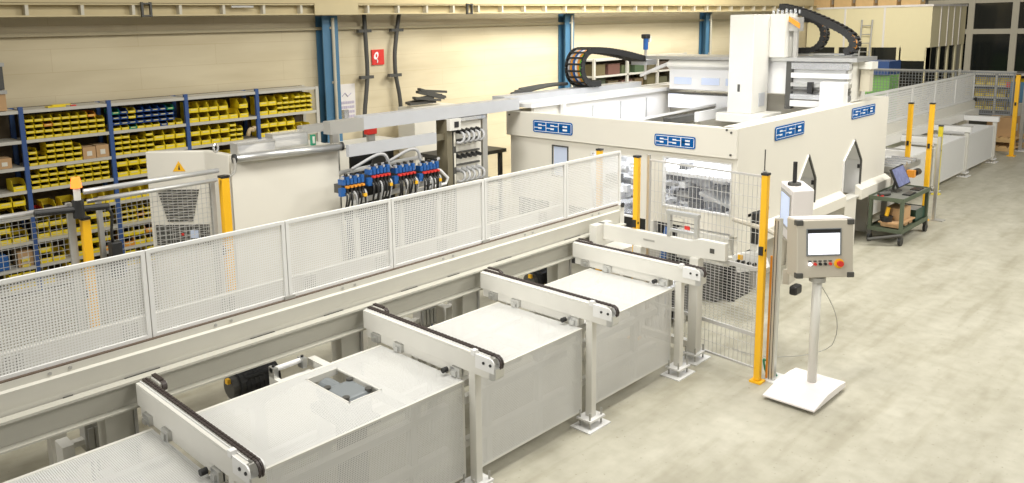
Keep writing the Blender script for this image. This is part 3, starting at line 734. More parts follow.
gc = thing('drag_chain', (11.2,8.59,2.53), 'black cable drag chain looped along the left gantry rail', 'cable chain')
drag_chain(pathA, (0,1,0), .34, 'chain_links', gc, .10, .05, (mat('hose_green',(.15,.6,.05),.4),mat('hose_orange',(.8,.3,.03),.4),WHITE2,BLUE,BINO,HOSE))
M().box(13.05,13.4,8.42,8.76,2.80,2.90).build('end_bracket', BLUEISH, gc)
M().obox((13.15,8.3,2.72), V3((.04,0,0)), V3((0,.30,-.12)), V3((0,0,.03))).build('brace', WHITE2, gc)
gc = thing('drag_chain', (13.5,5.3,3.0), 'black cable drag chain curving down behind the ram', 'cable chain')
pB = bez((13.42,6.05,3.80),(13.42,5.65,3.72),(13.42,5.2,3.5),(13.42,5.0,3.38))+bez((13.42,5.0,3.38),(13.42,4.80,3.25),(13.42,4.76,3.08),(13.42,5.04,3.035))[1:]
drag_chain(pB, (1,0,0), .22, 'chain_links', gc, .08, .05, (BINO,DARK,BINO,DARK))
gc = thing('drag_chain', (13.7,5.6,3.0), 'small black drag chain forming a D loop by the ram', 'cable chain')
pC = [(13.85,6.2,3.56),(13.85,5.84,3.58)]+[(13.85,5.75-.26*math.sin(a),3.32+.26*math.cos(a)) for a in [k*math.pi/12 for k in range(13)]]+[(13.85,6.6,3.06)]
drag_chain(pC, (1,0,0), .18, 'chain_links', gc, .08, .04, (BINO,DARK))
M().box(13.76,13.99,5.0,6.7,2.985,3.01).build('chain_tray', ALU, gc)
hbm = M().m(DARK)
for k in range(4): hbm.tube(bez((9.6+.1*k,8.80,2.46+.03*k),(10.2,8.80,2.50+.02*k),(10.6,8.78+.02*k,2.60),(11.15,8.80,2.56),8),.03,6)
tag(hbm.build_at('hose_bundle',None,(10.3,8.8,2.45),smooth=True),'bundle of black hoses lying left of the drag chain loop','hoses')
box(9.4,11.2,8.74,8.95,2.36,2.42).build('hose_tray', GREY, thing('hose_tray',(10.3,8.85,2.36),'grey tray carrying the black hose bundle','tray'))
t = thing('air_regulator', (14.0,9.0,2.46), 'blue and black regulator on a thin post behind gantry', 'regulator')
M().cyl((14.0,9.06,2.452),(14.0,9.06,3.1),.025).build('post', GREY, t); M().cyl((14.0,9.06,3.05),(14.0,9.06,3.27),.05).build('filter_bowl', BLUE, t)
M().box(13.93,14.08,9.0,9.13,3.27,3.36).build('regulator_head', BLACK, t, bevel=.02); M().cyl((14.1,9.03,3.2),(14.1,9.03,3.32),.03).build('gauge', WHITE, t)
t = thing('rear_shelf_rack', (18,11.9,0), 'dark shelf rack with cartons seen under the drag chain', 'shelf')
for x in (15.9,17.3,18.7,20.1): M().box(x-.03,x+.03,11.7,11.76,0,2.74).build('upright', SHELFW, t)
for z in (1.4,1.95,2.32,2.72): M().box(15.9,20.1,11.7,12.2,z-.04,z).build('shelf_board', SHELFW, t)
M().box(15.9,20.1,12.2,12.22,.2,2.70).build('back_sheet', MATS['shelf_back_shade'], t)  # same dark sheet, deepening the shade inside the rack
rn = random.Random(5)
for k in range(14):
    z = 2.322 if k % 2 == 0 else 1.952; x = 15.98+(k//2)*.58
    w = rn.uniform(.36,.5); hh = rn.uniform(.18,.31)
    carton(x,11.78,z,w,.35,hh,'dark carton, %s from left on the %s shelf of the rack behind the drag chain' % (ORD[k//2].replace('leftmost','first'), 'upper' if k%2==0 else 'lower'),'cartons on the rear rack', mat('old_carton_%d'%k,(rn.uniform(.05,.12),rn.uniform(.045,.085),.035),.8), False)

# ------------------------------------------------------------------ conveyor line in the foreground
RY = 5.44
t = thing('conveyor_rail', (5,RY,0), 'long white channel rail at the back of the foreground conveyors', 'rail')
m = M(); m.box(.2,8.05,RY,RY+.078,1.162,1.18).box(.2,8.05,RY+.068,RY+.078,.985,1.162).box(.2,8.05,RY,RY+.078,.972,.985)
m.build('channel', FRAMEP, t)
BX = [2.05, 4.06, 5.53, 7.02]
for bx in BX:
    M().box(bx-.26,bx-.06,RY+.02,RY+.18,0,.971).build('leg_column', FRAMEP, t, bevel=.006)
    M().box(bx-.06,bx-.04,RY,RY+.14,.40,.971).build('gusset', GREY, t)
M().box(.2,8.05,RY+.08,RY+.14,.10,.16).build('base_rail', WHITE, t)
M().box(.2,8.05,RY+.10,RY+.13,.97,1.18).build('inner_plate', WHITE, t) if False else None
t = thing('guide_beam', (5,5.55,1.1), 'wide beige guide beam under the tall perforated fence', 'beam')
M().prism([(.2,5.535,1.13),(.2,5.535,1.21),(.2,5.518,1.335),(.2,5.545,1.345),(.2,5.62,1.345),(.2,5.62,1.13)],(7.9,0,0)).build('lower_face', RAILW, t)
M().box(.2,8.10,5.545,5.63,1.345,1.395).build('upper_face', RAILW, t)
M().box(.2,8.04,5.548,5.62,1.395,1.404).build('gap_shade_strip', mat('gap_shade_brown',(.12,.085,.06),.7), t)  # dark strip drawn for the shaded gap below the fence, no real seal
M().box(8.04,8.12,5.52,5.68,0,1.40).build('end_post', WHITE, t)
sl = M()
x = .4
rs = random.Random(2)
while x < 7.8:
    w = rs.uniform(.05,.3); sl.box(x,x+w,5.515,5.524,1.176,1.186); x += w+rs.uniform(.3,.9)
sl.build('gap_slot', DARK, t)
hb = M(); x = 1.5
while x < 8: hb.cyl((x,5.545,1.37),(x,5.538,1.37),.012); hb.cyl((x+.13,5.545,1.37),(x+.13,5.538,1.37),.012); x += 1.2
hb.build('bolt', GREY, t)
M().m(BLACK).cyl((8.07,5.50,1.40),(8.07,5.52,1.40),.03).build('knob', BLACK, t)

t = thing('perforated_fence', (4,5.58,1.395), 'tall white perforated guard fence above the guide beam', 'fence')
PX = [-.1,1.07,2.22,3.38,4.5,5.72,7.05,8.12]
for a, b in zip(PX, PX[1:]):
    M().grid((a+.04,5.585,1.43),(1,0,0),(0,0,1),(0,-1,0),b-a-.08,.60,.020,.020,.0100,.0100,.002).build('perforated_sheet', FENCEW, t)
    f = M(); f.box(a+.004,a+.034,5.572,5.598,1.405,2.06).box(b-.034,b-.004,5.572,5.598,1.405,2.06).box(a+.034,b-.034,5.572,5.598,2.035,2.062).box(a+.034,b-.034,5.572,5.598,1.405,1.43)
    f.build('sheet_frame', FENCEW, t)
cl = M()
for x in (3.38,5.72): cl.box(x-.05,x+.05,5.555,5.57,1.40,1.43)
cl.build('clip', GREY, t)

t = thing('inner_rail', (4,6.6,0), 'white inner transport rail seen through the perforated fence', 'rail')
m = M(); m.box(-.2,8.4,6.60,6.68,1.0,1.2).box(-.2,8.4,6.60,6.85,.98,1.0); m.build('rail_bar', WHITE, t)
M().box(-.2,8.4,6.30,6.38,.98,1.10).build('rail_bar', WHITE, t)
x = .3
while x < 8: M().box(x,x+.06,6.38,6.6,1.0,1.06).build('cross_bar', GREY, t); x += .62
for x in (0.2,1.8,3.4,5.0,6.6,8.2): M().box(x-.06,x+.06,6.60,6.72,0,.98).build('leg', WHITE, t)
x = .6
while x < 8.2: M().box(x-.02,x+.02,6.56,6.60,1.05,1.19).box(x+.02,x+.06,6.57,6.60,1.08,1.11).box(x+.06,x+.10,6.56,6.60,1.05,1.19).build('roller_mount', GREY, t); x += .9

def foot(t, x, y, w=.11):
    M().box(x-.16,x+.16,y-.11,y+.11,0,.012).build('floor_plate', WHITE2, t)
    fp = M().box(x-w,x+w,y-.08,y+.08,.075,.093).build('foot_plate', WHITE2, t)
    for sx in (-1,1):
        for sy in (-1,1): M().cyl((x+sx*(w-.025),y+sy*.055,.012),(x+sx*(w-.025),y+sy*.055,.16),.009,8).build('levelling_rod', GREY, fp)
CL = ['white chain conveyor arm nearest the left picture edge','white chain conveyor arm second from the left picture edge','white chain conveyor arm third from the left picture edge','white chain conveyor arm furthest right, beside the raised white frame']
Y0, Y1 = 3.80, 5.56
for k, bx in enumerate(BX):
    t = thing('chain_conveyor', (bx,4.09,0), CL[k], 'conveyor', 'chain conveyor arms in the foreground')
    x0, x1 = bx-.038, bx+.056
    pts = [(x0,Y0+.03,1.0),(x0,Y0+.07,.98),(x0,Y1,1.0)]
    m = M(); m.box(x0,x1,Y0+.10,RY-.01,1.0,1.15).box(x0,x0+.03,Y0+.10,RY-.01,1.15,1.165)
    m.build('beam', WHITE, t, bevel=.004)
    # nose block with rounded lower edge, side plates either side of the chain wheel
    prof = [(Y0+.10,1.0),(Y0+.075,1.0)]+[(Y0+.035+.04*(1-math.sin(a)),1.04-.04*math.cos(a)) for a in [k*math.pi/12 for k in range(1,7)]]+[(Y0+.035,1.10),(Y0+.10,1.10)]
    M().prism([(x0,y,z) for y,z in prof],(x1-x0,0,0)).build('nose_block', ALU, t)
    for xa in (x0-.006, x1-.004):
        pl = [(Y0+.24,1.168),(Y0+.085,1.168)]+[(Y0+.085-.04*math.sin(a),1.128+.04*math.cos(a)) for a in [k*math.pi/8 for k in range(1,5)]]+[(Y0+.045,1.06),(Y0+.24,1.06)]
        np_ = M().prism([(xa,y,z) for y,z in pl],(.01,0,0)).build('nose_plate', WHITE2, t)
        if xa < x0:
            for yy in (Y0+.08,Y0+.15): M().cyl((xa-.008,yy,1.12),(xa,yy,1.12),.011).build('bolt', BLACK, np_)
    # chain: links along the top and round the nose
    path = [V3((bx+.026,RY-.012-i*.019,1.176)) for i in range(int((RY-.012-Y0-.085)/.019))]
    path += [V3((bx+.026,Y0+.08-.052*math.sin(a),1.124+.052*math.cos(a))) for a in [i*.33 for i in range(9)]]
    c = M()
    for i in range(len(path)-1):
        d = path[i+1]-path[i]; tg = d.normalized(); n = V3((1,0,0)).cross(tg); q = (path[i]+path[i+1])/2
        for sx in (-.010,.010): c.obox(q+V3((sx,0,0)), tg*.0085, V3((.007,0,0)), n*(.0075 if i%2 else .0055))
    c.build('chain', RUB, t)
    M().box(x0+.03,x0+.036,Y0+.12,RY-.012,1.15,1.172).build('chain_guide', WHITE2, t)
    M().box(x0-.012,x0+.03,Y0+.24,Y0+.28,1.15,1.192).build('guide_stop', WHITE2, t)
    # return end at the back
    M().box(bx+.075,bx+.125,RY-.16,RY-.004,1.10,1.17).build('return_guide', WHITE, t)
    e = M(); e.cyl((bx+.085,RY-.15,1.145),(bx+.118,RY-.15,1.145),.035)
    for i in range(9): e.box(bx+.085,bx+.118,RY-.13+i*.016,RY-.12+i*.016,1.172,1.185)
    e.build('return_chain', RUB, t)
    # brackets between beam and cover
    for yy in (4.25,4.95,5.25):
        br = M(); br.box(x0-.02,x0+.02,yy-.05,yy+.05,.925,.995); br.box(x0-.035,x0-.02,yy-.02,yy+.03,.93,.97); br.build('bracket', ALU, t)
    M().cyl((x0-.075,4.33,.965),(x0-.03,4.33,.965),.022).build('sensor', BLACK, t)
    M().box(x0+.01,x1-.01,4.2,5.4,.925,1.0).build('under_plate', WHITE, t)
    # post and foot
    M().box(bx-.034,bx+.034,4.055,4.125,.093,1.0).build('post', WHITE, t, bevel=.005)
    foot(t, bx, 4.09)
CV = [(.55,2.0),(2.11,4.0),(4.12,5.475),(5.59,6.965)]
CVL = ['white perforated cover at the bottom left corner','white perforated cover with grey drive unit in its opening','white perforated cover between second and third conveyor arms','white perforated cover left of the raised white frame']
for k,(a,b) in enumerate(CV):
    t = thing('perforated_cover', ((a+b)/2,4.7,0), CVL[k], 'guard cover', 'perforated covers over the conveyor drives')
    hl = [(3.18-a,3.46-a,4.50-4.155,5.05-4.155)] if k == 1 else []
    M().grid((a,4.155,.918),(1,0,0),(0,1,0),(0,0,1),b-a,1.0,.0135,.0135,.0064,.0064,.0015,hl).build('top_sheet', PERF, t)
    M().grid((a,4.15,.135),(1,0,0),(0,0,1),(0,-1,0),b-a,.785,.0135,.0135,.0066,.0066,.0015).build('side_sheet', PERF, t)
    e = M(); e.box(a,b,4.145,4.165,.912,.922).box(a,b,5.145,5.175,.86,.922).box(a,b,4.146,4.16,.13,.145)
    for x in (a,b-.02): e.box(x,x+.02,4.148,4.16,.13,.918); e.box(x,x+.02,4.16,5.15,.905,.915)
    if hl: e.box(3.17,3.18,4.49,5.06,.905,.922).box(3.46,3.47,4.49,5.06,.905,.922).box(3.17,3.47,4.49,4.5,.905,.922).box(3.17,3.47,5.05,5.06,.87,.922)
    e.build('edge_frame', WHITE, t)
    s_ = M()
    for z in (.25,.62): s_.box(a+.02,b-.02,4.3,4.36,z,z+.06)
    for z in ((.42,) if k == 1 else (.42,.80)): s_.box(a+.02,b-.02,4.85,4.91,z,z+.05)
    for x in (a+.3,b-.4): s_.box(x,x+.08,4.3,5.1,.72,.80); s_.box(x,x+.06,4.32,4.38,0.0,.72); s_.box(x,x+.06,5.0,5.06,0.0,.72)
    s_.build('support_frame', WHITE, t)
# drive units
t = thing('drive_unit', (3.32,4.78,.6), 'grey cast gear drive sitting in the opening of perforated cover', 'drive')
CAST = mat('cast_grey',(.22,.24,.25),.45,.2)
M().box(3.20,3.45,4.58,4.86,.72,.90).build('gearbox', CAST, t, bevel=.02)
M().cyl((3.33,4.86,.80),(3.33,5.03,.80),.09).build('motor', CAST, t)
for (x,y) in ((3.22,4.60),(3.43,4.60),(3.22,4.84),(3.43,4.84)): M().cyl((x,y,.89),(x,y,.915),.028).build('cap', DARK, t)
M().box(3.24,3.41,4.54,4.60,.84,.88).build('cross_bar', STEEL, t)
M().box(3.19,3.46,4.50,5.04,.66,.72).build('mount_plate', DARK, t)
M().box(3.25,3.40,4.6,4.8,0,.66).build('stand', DARK, t)
for k,(x,lab) in enumerate(((3.00,'black motor lying below the rail left of second conveyor arm'),(6.76,'black motor below the rail left of furthest right conveyor arm'))):
    t = thing('electric_motor', (x,5.80,0), lab, 'motor', 'black motors under the rail')
    M().cyl((x-.04,5.80,.70),(x+.32,5.80,.70),.125,20).build('motor_body', BLACK, t)
    for i in range(8): M().cyl((x+i*.04,5.80,.70),(x+.014+i*.04,5.80,.70),.130,20).build('fin', BLACK, t)
    M().box(x+.05,x+.2,5.76,5.88,.83,.875).build('terminal_box', BLACK, t)
    M().cyl((x-.10,5.80,.70),(x-.04,5.80,.70),.09,16).build('flange', DARK, t)
    M().box(x-.03,x+.30,5.70,5.92,.52,.575).build('motor_base', WHITE, t); M().box(x+.1,x+.2,5.76,5.86,0,.52).build('stand', WHITE, t)
    M().box(x-.14,x-.11,5.74,5.78,.76,.80).build('yellow_bracket', YEL, t)
    M().box(x+.0,x+.28,5.69,5.91,.60,.80).build('motor_block', BLACK, t, bevel=.02)
t = thing('chain_tensioner', (3.4,5.7,0), 'white tensioner frame with steel shaft between rail and cover', 'tensioner')
M().box(3.43,3.50,5.16,5.425,.85,.91).build('arm', WHITE, t); M().box(3.06,3.10,5.18,5.42,.80,.87).build('arm', WHITE, t)
M().cyl((3.06,5.385,.93),(3.36,5.385,.93),.022).build('shaft', WHITE2, t); M().box(3.06,3.40,5.30,5.36,.82,.84).build('plate', WHITE2, t)
for x in (3.16,3.43):
    q = M().box(x-.1,x-.06,5.34,5.42,.87,.955).build('bearing', ALU, t); M().cyl((x-.08,5.38,.955),(x-.08,5.38,.97),.012).build('bolt', BLACK, q)
M().box(3.44,3.52,5.28,5.36,0,.85).build('leg', WHITE, t)
M().box(3.55,3.9,5.24,5.30,.80,.86).build('plate', WHITE, t)
for k,(x,z,lab) in enumerate(((1.86,.70,'grey valve terminal with cables below the rail at far left'),(5.10,.72,'grey valve terminal below the rail beside second conveyor arm'),(5.58,.74,'small steel cylinder block below rail left of third arm'))):
    t = thing('valve_terminal', (x,5.83,0), lab, 'valve terminal', 'valve terminals under the rail')
    M().box(x-.11,x+.11,5.78,5.90,z-.10,z+.12).build('terminal_body', GREY, t, bevel=.006)
    for i in range(4): M().box(x-.09+i*.047,x-.055+i*.047,5.76,5.78,z-.07,z+.08).build('valve', ALU, t)
    for i in range(4): M().cyl((x-.07+i*.045,5.81,z-.4),(x-.07+i*.045,5.81,z-.10),.013,8).build('cable', [BLACK,DARK,BLACK,BLUE][i], t)
    M().box(x-.03,x+.03,5.86,5.90,0,z-.10).build('post', WHITE, t)
    M().box(x-.28,x-.2,5.74,5.90,0,z+.02).build('side_post', WHITE, t)
    M().box(x-.2,x-.11,5.80,5.86,z-.04,z).build('holder', WHITE, t)

# raised frame at the right end of the foreground line
t = thing('transfer_frame', (7.465,4.7,0), 'raised white transfer frame with flared end beside the wire fence', 'frame')
X0, X1 = 7.44, 7.50
M().prism([(X0,3.83,1.16),(X0,3.83,1.345),(X0,4.12,1.345),(X0,4.22,1.31),(X0,5.43,1.31),(X0,5.43,1.13),(X0,4.3,1.13)], (.06,0,0)).build('side_plate', WHITE, t, bevel=.004)
M().box(X0-.004,X0,3.95,4.0,1.22,1.27).build('sensor_hole', DARK, t)
M().box(X0-.004,X0,4.66,4.80,1.215,1.235).build('nameplate', GREY, t)
for y in (4.16,4.86): M().box(7.40,7.52,y-.05,y+.05,.093,1.14).build('leg', WHITE, t, bevel=.005)
M().box(7.3,7.62,5.34,5.432,1.0,1.31).build('rear_block', WHITE, t)
foot(t, 7.47, 4.16)
M().box(7.43,7.5,4.2,4.86,.12,.2).build('tie_bar', WHITE, t)
M().box(7.2,7.9,5.06,5.33,.98,1.06).build('side_arm', WHITE, t)
t = thing('sensor_bracket', (7.47,4.33,1.31), 'small aluminium frame with red sensor on the white transfer frame', 'sensor bracket')
f = M(); f.box(7.44,7.48,4.15,4.19,1.346,1.56).box(7.44,7.48,4.47,4.51,1.311,1.56).box(7.43,7.49,4.14,4.52,1.56,1.60).box(7.44,7.48,4.19,4.47,1.37,1.40); f.build('frame', ALU, t)
M().box(7.44,7.45,4.24,4.30,1.42,1.46).build('sensor', RED, t)
M().box(7.442,7.45,4.32,4.44,1.46,1.53).build('label', PAPER, t)
M().box(7.43,7.44,4.19,4.47,1.49,1.495).build('wire', DARK, t)
# lower grey trolley part behind fence
t = thing('pallet_stop', (8.2,4.9,0), 'grey pallet stop with blue hose behind the wire fence', 'pallet stop')
M().box(7.8,8.5,4.75,5.1,.50,.54).build('tray', ALU, t); M().tube(bez((8.0,4.9,.5),(8.0,4.8,.3),(8.05,4.95,.2),(8.0,4.9,.03)),.025).build('hose', BLUE, t, smooth=True)
for (x,y) in ((7.85,4.8),(8.45,4.8),(7.85,5.05),(8.45,5.05)): M().box(x-.02,x+.02,y-.02,y+.02,0,.5).build('leg', GREY, t)
M().box(8.1,8.4,4.8,5.05,.1,.45).build('control_box', BLACK, t)

# wire fence panel and yellow posts at the machine front
light_curtain(7.40,3.42,2.14,'yellow light curtain post beside the operator panel stand', w=.062)
light_curtain(7.52,4.95,2.14,'yellow light curtain post right of the perforated fence end', w=.062)
light_curtain(7.88,5.72,2.10,'yellow post seen through the perforated fence right end', w=.062)
t = thing('wire_fence', (7.45,4.2,0), 'white wire mesh panel between two yellow posts at the machine', 'fence')
WIRE = mat('white_wire',(.52,.51,.49),.4,.2,var=0)
wire_panel(t, (7.50,3.50,0), (7.64,4.86,0), 1.14, 2.08, .05, .12, .0042, WIRE, frame=.010)
wire_panel(t, (7.50,3.50,0), (7.64,4.86,0), .45, 1.12, .05, .03, .0042, WIRE, frame=.010)
wire_panel(t, (7.50,3.50,0), (7.64,4.86,0), .09, .43, .05, .12, .0042, WIRE, frame=.010)
M().box(7.485,7.515,3.465,3.495,0,2.14).build('fence_post', ALU, t); M().cyl((7.495,3.48,2.14),(7.495,3.48,2.35),.006).build('rod', DARK, t)
M().box(7.625,7.655,4.86,4.89,0,2.14).build('fence_post', ALU, t)
t = thing('profile_post', (7.47,3.3,0), 'short aluminium profile post behind the yellow light curtain post', 'post')
M().box(7.50,7.56,3.30,3.36,.015,1.68).build('profile', ALU, t); M().box(7.46,7.72,3.27,3.38,0,.012).build('base_plate', WHITE2, t)
for d in (.012,.042): M().box(7.497,7.50,3.306+d,3.312+d,.02,1.66).build('groove', DARK, t)
M().box(7.50,7.507,3.365,3.385,.02,1.3).build('cover_strip', BINO, t)

# ------------------------------------------------------------------ operator panel stand
t = thing('operator_panel_stand', (7.5,2.99,0), 'grey operator panel with lit screen on a white wedge base', 'operator panel')
bs = M(); bs.prism([(7.07,2.72,.03),(7.07,2.72,.05),(7.38,2.72,.10),(7.66,2.72,.10),(7.81,2.72,.085),(7.81,2.72,.03)],(0,.49,0)); bs.build('base', STANDW, t, bevel=.006)
for x in (7.25,7.68):
    for y in (2.76,3.17): M().cyl((x,y,0),(x,y,.03),.025).build('foot', ALU, t)
M().cyl((7.567,2.95,.10),(7.567,2.95,1.20),.043,20).build('pole', WHITE, t, smooth=True)
Rv = V3((.735,-.678,0)); Nv = V3((-.678,-.735,0)); tilt = .10
Uv = (V3((0,0,1))-Nv*tilt).normalized(); Fv = Rv.cross(Uv).normalized()
if Fv.dot(Nv) < 0: Fv = -Fv
HC = V3((7.629,2.969,1.44))
def hp(a, b, c=0): return HC+Rv*a+Uv*b+Fv*c
M().obox(hp(.0,.0,0), Rv*.268, Uv*.275, Fv*.11).build('housing', PEND, t, bevel=.008)
M().obox(hp(0,.281,-.005), Rv*.260, Uv*.006, Fv*.10).build('top_lid', STANDW, t)
for a in (-.243,.243):
    for b in (-.252,.252): M().obox(hp(a,b,.09), Rv*.034, Uv*.026, Fv*.03).build('corner_cap', DARK, t, bevel=.008)
sb = M().obox(hp(-.015,.065,.113), Rv*.165, Uv*.13, Fv*.006).build('screen_bezel', MATS['cast_grey'], t)
M().obox(hp(-.015,.172,.120), Rv*.155, Uv*.016, Fv*.002).build('bezel_strip', BLACK, sb)
M().obox(hp(-.015,.050,.120), Rv*.148, Uv*.100, Fv*.003).build('screen', SCREEN, sb)
for k, mm in enumerate((LEDW,RED,BLACK,BLACK,RED)):
    a = -.145+k*.048
    bt = M(); bt.cyl(hp(a,-.142,.11),hp(a,-.142,.128),.014); bt.build('push_button', mm, t)
    M().obox(hp(a,-.115,.112), Rv*.015, Uv*.006, Fv*.002).build('button_label', DARK, t)
sc = M().cyl(hp(.13,-.142,.11),hp(.13,-.142,.118),.046,24).build('stop_collar', YEL, t)
M().cyl(hp(.135,-.142,.118),hp(.135,-.142,.145),.028,20).build('stop_button', RED, sc)
M().cyl((7.567,2.95,1.12),(7.567,2.95,1.165),.075,16).build('pole_collar', GREY, t)
M().box(7.56,7.60,2.93,2.97,1.04,1.08).build('cable_gland', BLACK, t)
tag(M().tube(bez((7.66,2.98,1.1),(7.9,3.0,.9),(8.2,2.9,.6),(8.35,3.05,.25),10)+bez((8.35,3.05,.25),(8.4,3.1,.03),(7.8,3.6,.02),(8.0,4.0,.012),12)[1:],.0045,6).build_at('cable',GREY,(8,3.3,.01),smooth=True),'thin grey cable hanging from operator panel to the floor','cable','cables on the floor')
tag(M().tube(bez((7.62,3.32,.02),(7.55,3.4,.2),(7.6,3.5,.25),(7.6,3.42,.03),10),.012,6).build_at('green_cable',BING,(7.6,3.4,.02),smooth=True) ,'green earth cable beside the white wedge base','cable','cables on the floor')

# swivel control box at the machine side
t = thing('swivel_control_box', (8.55,3.72,0), 'white control box with pale screen and black antenna beside machine', 'control box')
q = [(8.755,3.87),(8.311,3.541),(8.517,3.40),(8.93,3.70)]
M().prism([(*p,1.22) for p in q],(0,0,.58)).build('housing', STANDW, t, bevel=.012)
du = V3((q[1][0]-q[0][0],q[1][1]-q[0][1],0)); Lq = du.length; du.normalize(); nq = V3((du.y,-du.x,0))
if nq.dot(V3((-1,1,0))) < 0: nq = -nq
c0 = V3((*q[0],0))+du*Lq*.5
M().obox(c0+V3((0,0,1.54))+nq*.004, du*(Lq*.40), V3((0,0,.20)), nq*.004).build('bezel', GREY, t)
M().obox(c0+V3((0,0,1.54))+nq*.009, du*(Lq*.33), V3((0,0,.165)), nq*.003).build('screen', mat('pale_screen',(.5,.58,.75),.3,var=0,emit=(.55,.65,.9),estr=.5), t)
M().cyl((8.62,3.66,1.80),(8.62,3.66,1.83),.07,16).build('antenna_base', DARK, t); M().cyl((8.62,3.66,1.83),(8.62,3.66,2.06),.022,12).build('antenna', BLACK, t)
M().box(8.60,8.68,3.62,3.70,.72,1.22).build('support_post', PEND, t)
M().tube([(8.64,3.66,1.16),(8.95,4.1,1.16),(9.16,4.62,1.16)],.03,8).build('swivel_arm', PEND, t)
M().prism([(8.02,3.48,.86),(8.62,3.66,.74),(8.62,3.66,.86),(8.02,3.48,1.02)],(.02,-.06,0)).build('bracket', PEND, t)
M().box(8.18,8.34,3.40,3.48,.70,.80).build('bumper', BLACK, t, bevel=.02)
for k in range(3): M().tube(bez((8.34+.05*k,3.56,1.22),(8.30+.05*k,3.5,1.12),(8.36+.05*k,3.5,1.02),(8.40+.04*k,3.56,.95),8),.02,6).build('hose', WHITE2, t, smooth=True)

# ------------------------------------------------------------------ cart with monitor
CX0, CX1, CY0, CY1 = 13.54, 14.82, 4.02, 4.54
t = thing('workshop_cart', (14.18,4.28,0), 'green steel workshop cart on black castors by the machine', 'cart')
for (z,mm) in ((.74,GREEN),(.24,GREEN)):
    m = M(); m.box(CX0,CX1,CY0,CY1,z-.04,z); 
    m.box(CX0,CX1,CY0,CY0+.015,z,z+.025).box(CX0,CX1,CY1-.015,CY1,z,z+.025).box(CX0,CX0+.015,CY0+.015,CY1-.015,z,z+.025).box(CX1-.015,CX1,CY0+.015,CY1-.015,z,z+.025)
    m.build('shelf', mm, t)
M().box(CX0+.02,CX1-.02,CY0+.02,CY1-.02,.74,.745).build('rubber_mat', mat('mat_grey',(.16,.16,.14),.7), t)
for (x,y) in ((CX0+.03,CY0+.03),(CX1-.03,CY0+.03),(CX0+.03,CY1-.03),(CX1-.03,CY1-.03)):
    M().box(x-.025,x+.025,y-.025,y+.025,.24,.70).build('leg', GREEN, t)
    cf = M().box(x-.03,x+.03,y-.03,y+.03,.13,.20).build('castor_fork', DARK, t)
    M().cyl((x+.02,y-.02,.075),(x+.02,y+.02,.075),.075,18).build('castor', BLACK, cf)
M().cyl((CX0-.02,CY0-.0,.19),(CX0-.25,CY1-.1,.10),.025).build('push_bar', DARK, t)
def monitor():
    t = thing('monitor', (14.2,4.35,.748), 'dark framed monitor on a stand on the green cart', 'monitor')
    c = V3((14.18,4.30,1.01)); R_ = V3((.97,-.12,.10)).normalized(); U_ = V3((-.10,.40,.90)); U_ = (U_-R_*U_.dot(R_)).normalized()
    N_ = R_.cross(U_).normalized()
    M().obox(c, R_*.20, U_*.165, N_*.018).build('casing', BLACK, t)
    M().obox(c+N_*.019, R_*.185, U_*.148, N_*.002).build('screen', mat('desk_screen',(.10,.11,.2),.25,var=.8,scale=16,emit=(.22,.24,.38),estr=.4), t)
    M().tube([c-N_*.02, c-N_*.10-U_*.05, V3((14.22,4.40,.80)), V3((14.22,4.40,.765))],.02).build('arm', DARK, t)
    M().box(14.10,14.34,4.30,4.48,.748,.765).build('stand', DARK, t)
monitor()
tag(M().m(BLACK).box(13.95,14.25,4.06,4.18,.748,.765).m(DARK).box(13.96,14.24,4.07,4.17,.765,.772).build_at('keyboard',None,(14.1,4.12,.748)) ,'black keyboard lying on the green cart top','keyboard')
t = thing('cordless_tool', (13.7,4.35,.748), 'dark hand tool with red detail on the cart top', 'tool')
M().cyl((13.62,4.42,.785),(13.80,4.32,.785),.035).build('tool_body', DARK, t); M().box(13.62,13.68,4.36,4.44,.748,.77).build('tool_grip', RED, t)
tag(M().m(BLACK).box(14.45,14.72,4.08,4.22,.748,.764).build_at('folder',None,(14.6,4.15,.748),bevel=.004),'black flat folder at right end of the cart top','folder')
t = thing('cardboard_tray', (13.9,4.2,.27), 'brown pulp tray holding a cardboard box on lower cart shelf', 'tray')
tr = M(); tr.prism([(13.60,4.05,.33),(14.25,4.05,.33),(14.25,4.40,.33),(13.60,4.40,.33)],(0,0,.02))
for x in (13.68,13.92,14.14): tr.prism([(x-.07,4.08,.27),(x+.07,4.08,.27),(x+.09,4.08,.33),(x-.09,4.08,.33)],(0,.28,0))
tr.build('pulp_tray', CARD, t)
bxo = M().m(CARD).box(13.78,14.16,4.10,4.36,.352,.55).build_at('cardboard_box',None,(13.97,4.2,.352)); tag(bxo,'brown cardboard box standing in the pulp tray on cart','box')
tag(M().m(BLACK).cyl((13.66,4.30,.352),(13.66,4.30,.44),.08,16,.1).m(YEL).cyl((13.66,4.30,.44),(13.68,4.28,.58),.03).build_at('tool_pot',None,(13.66,4.3,.352)),'black pot with yellow screwdriver on the lower cart shelf','pot')
t = thing('plastic_crate', (14.5,4.2,.24), 'dark green plastic crate at right end of lower cart shelf', 'crate')
pc = M(); pc.box(14.30,14.76,4.06,4.40,.268,.275).box(14.30,14.76,4.06,4.07,.275,.45).box(14.30,14.76,4.39,4.40,.275,.45).box(14.30,14.31,4.07,4.39,.275,.45).box(14.75,14.76,4.07,4.39,.275,.45); pc.build('crate_shell', DGREEN, t)
M().box(14.33,14.72,4.09,4.37,.43,.445).build('crate_lid', GREY, t)

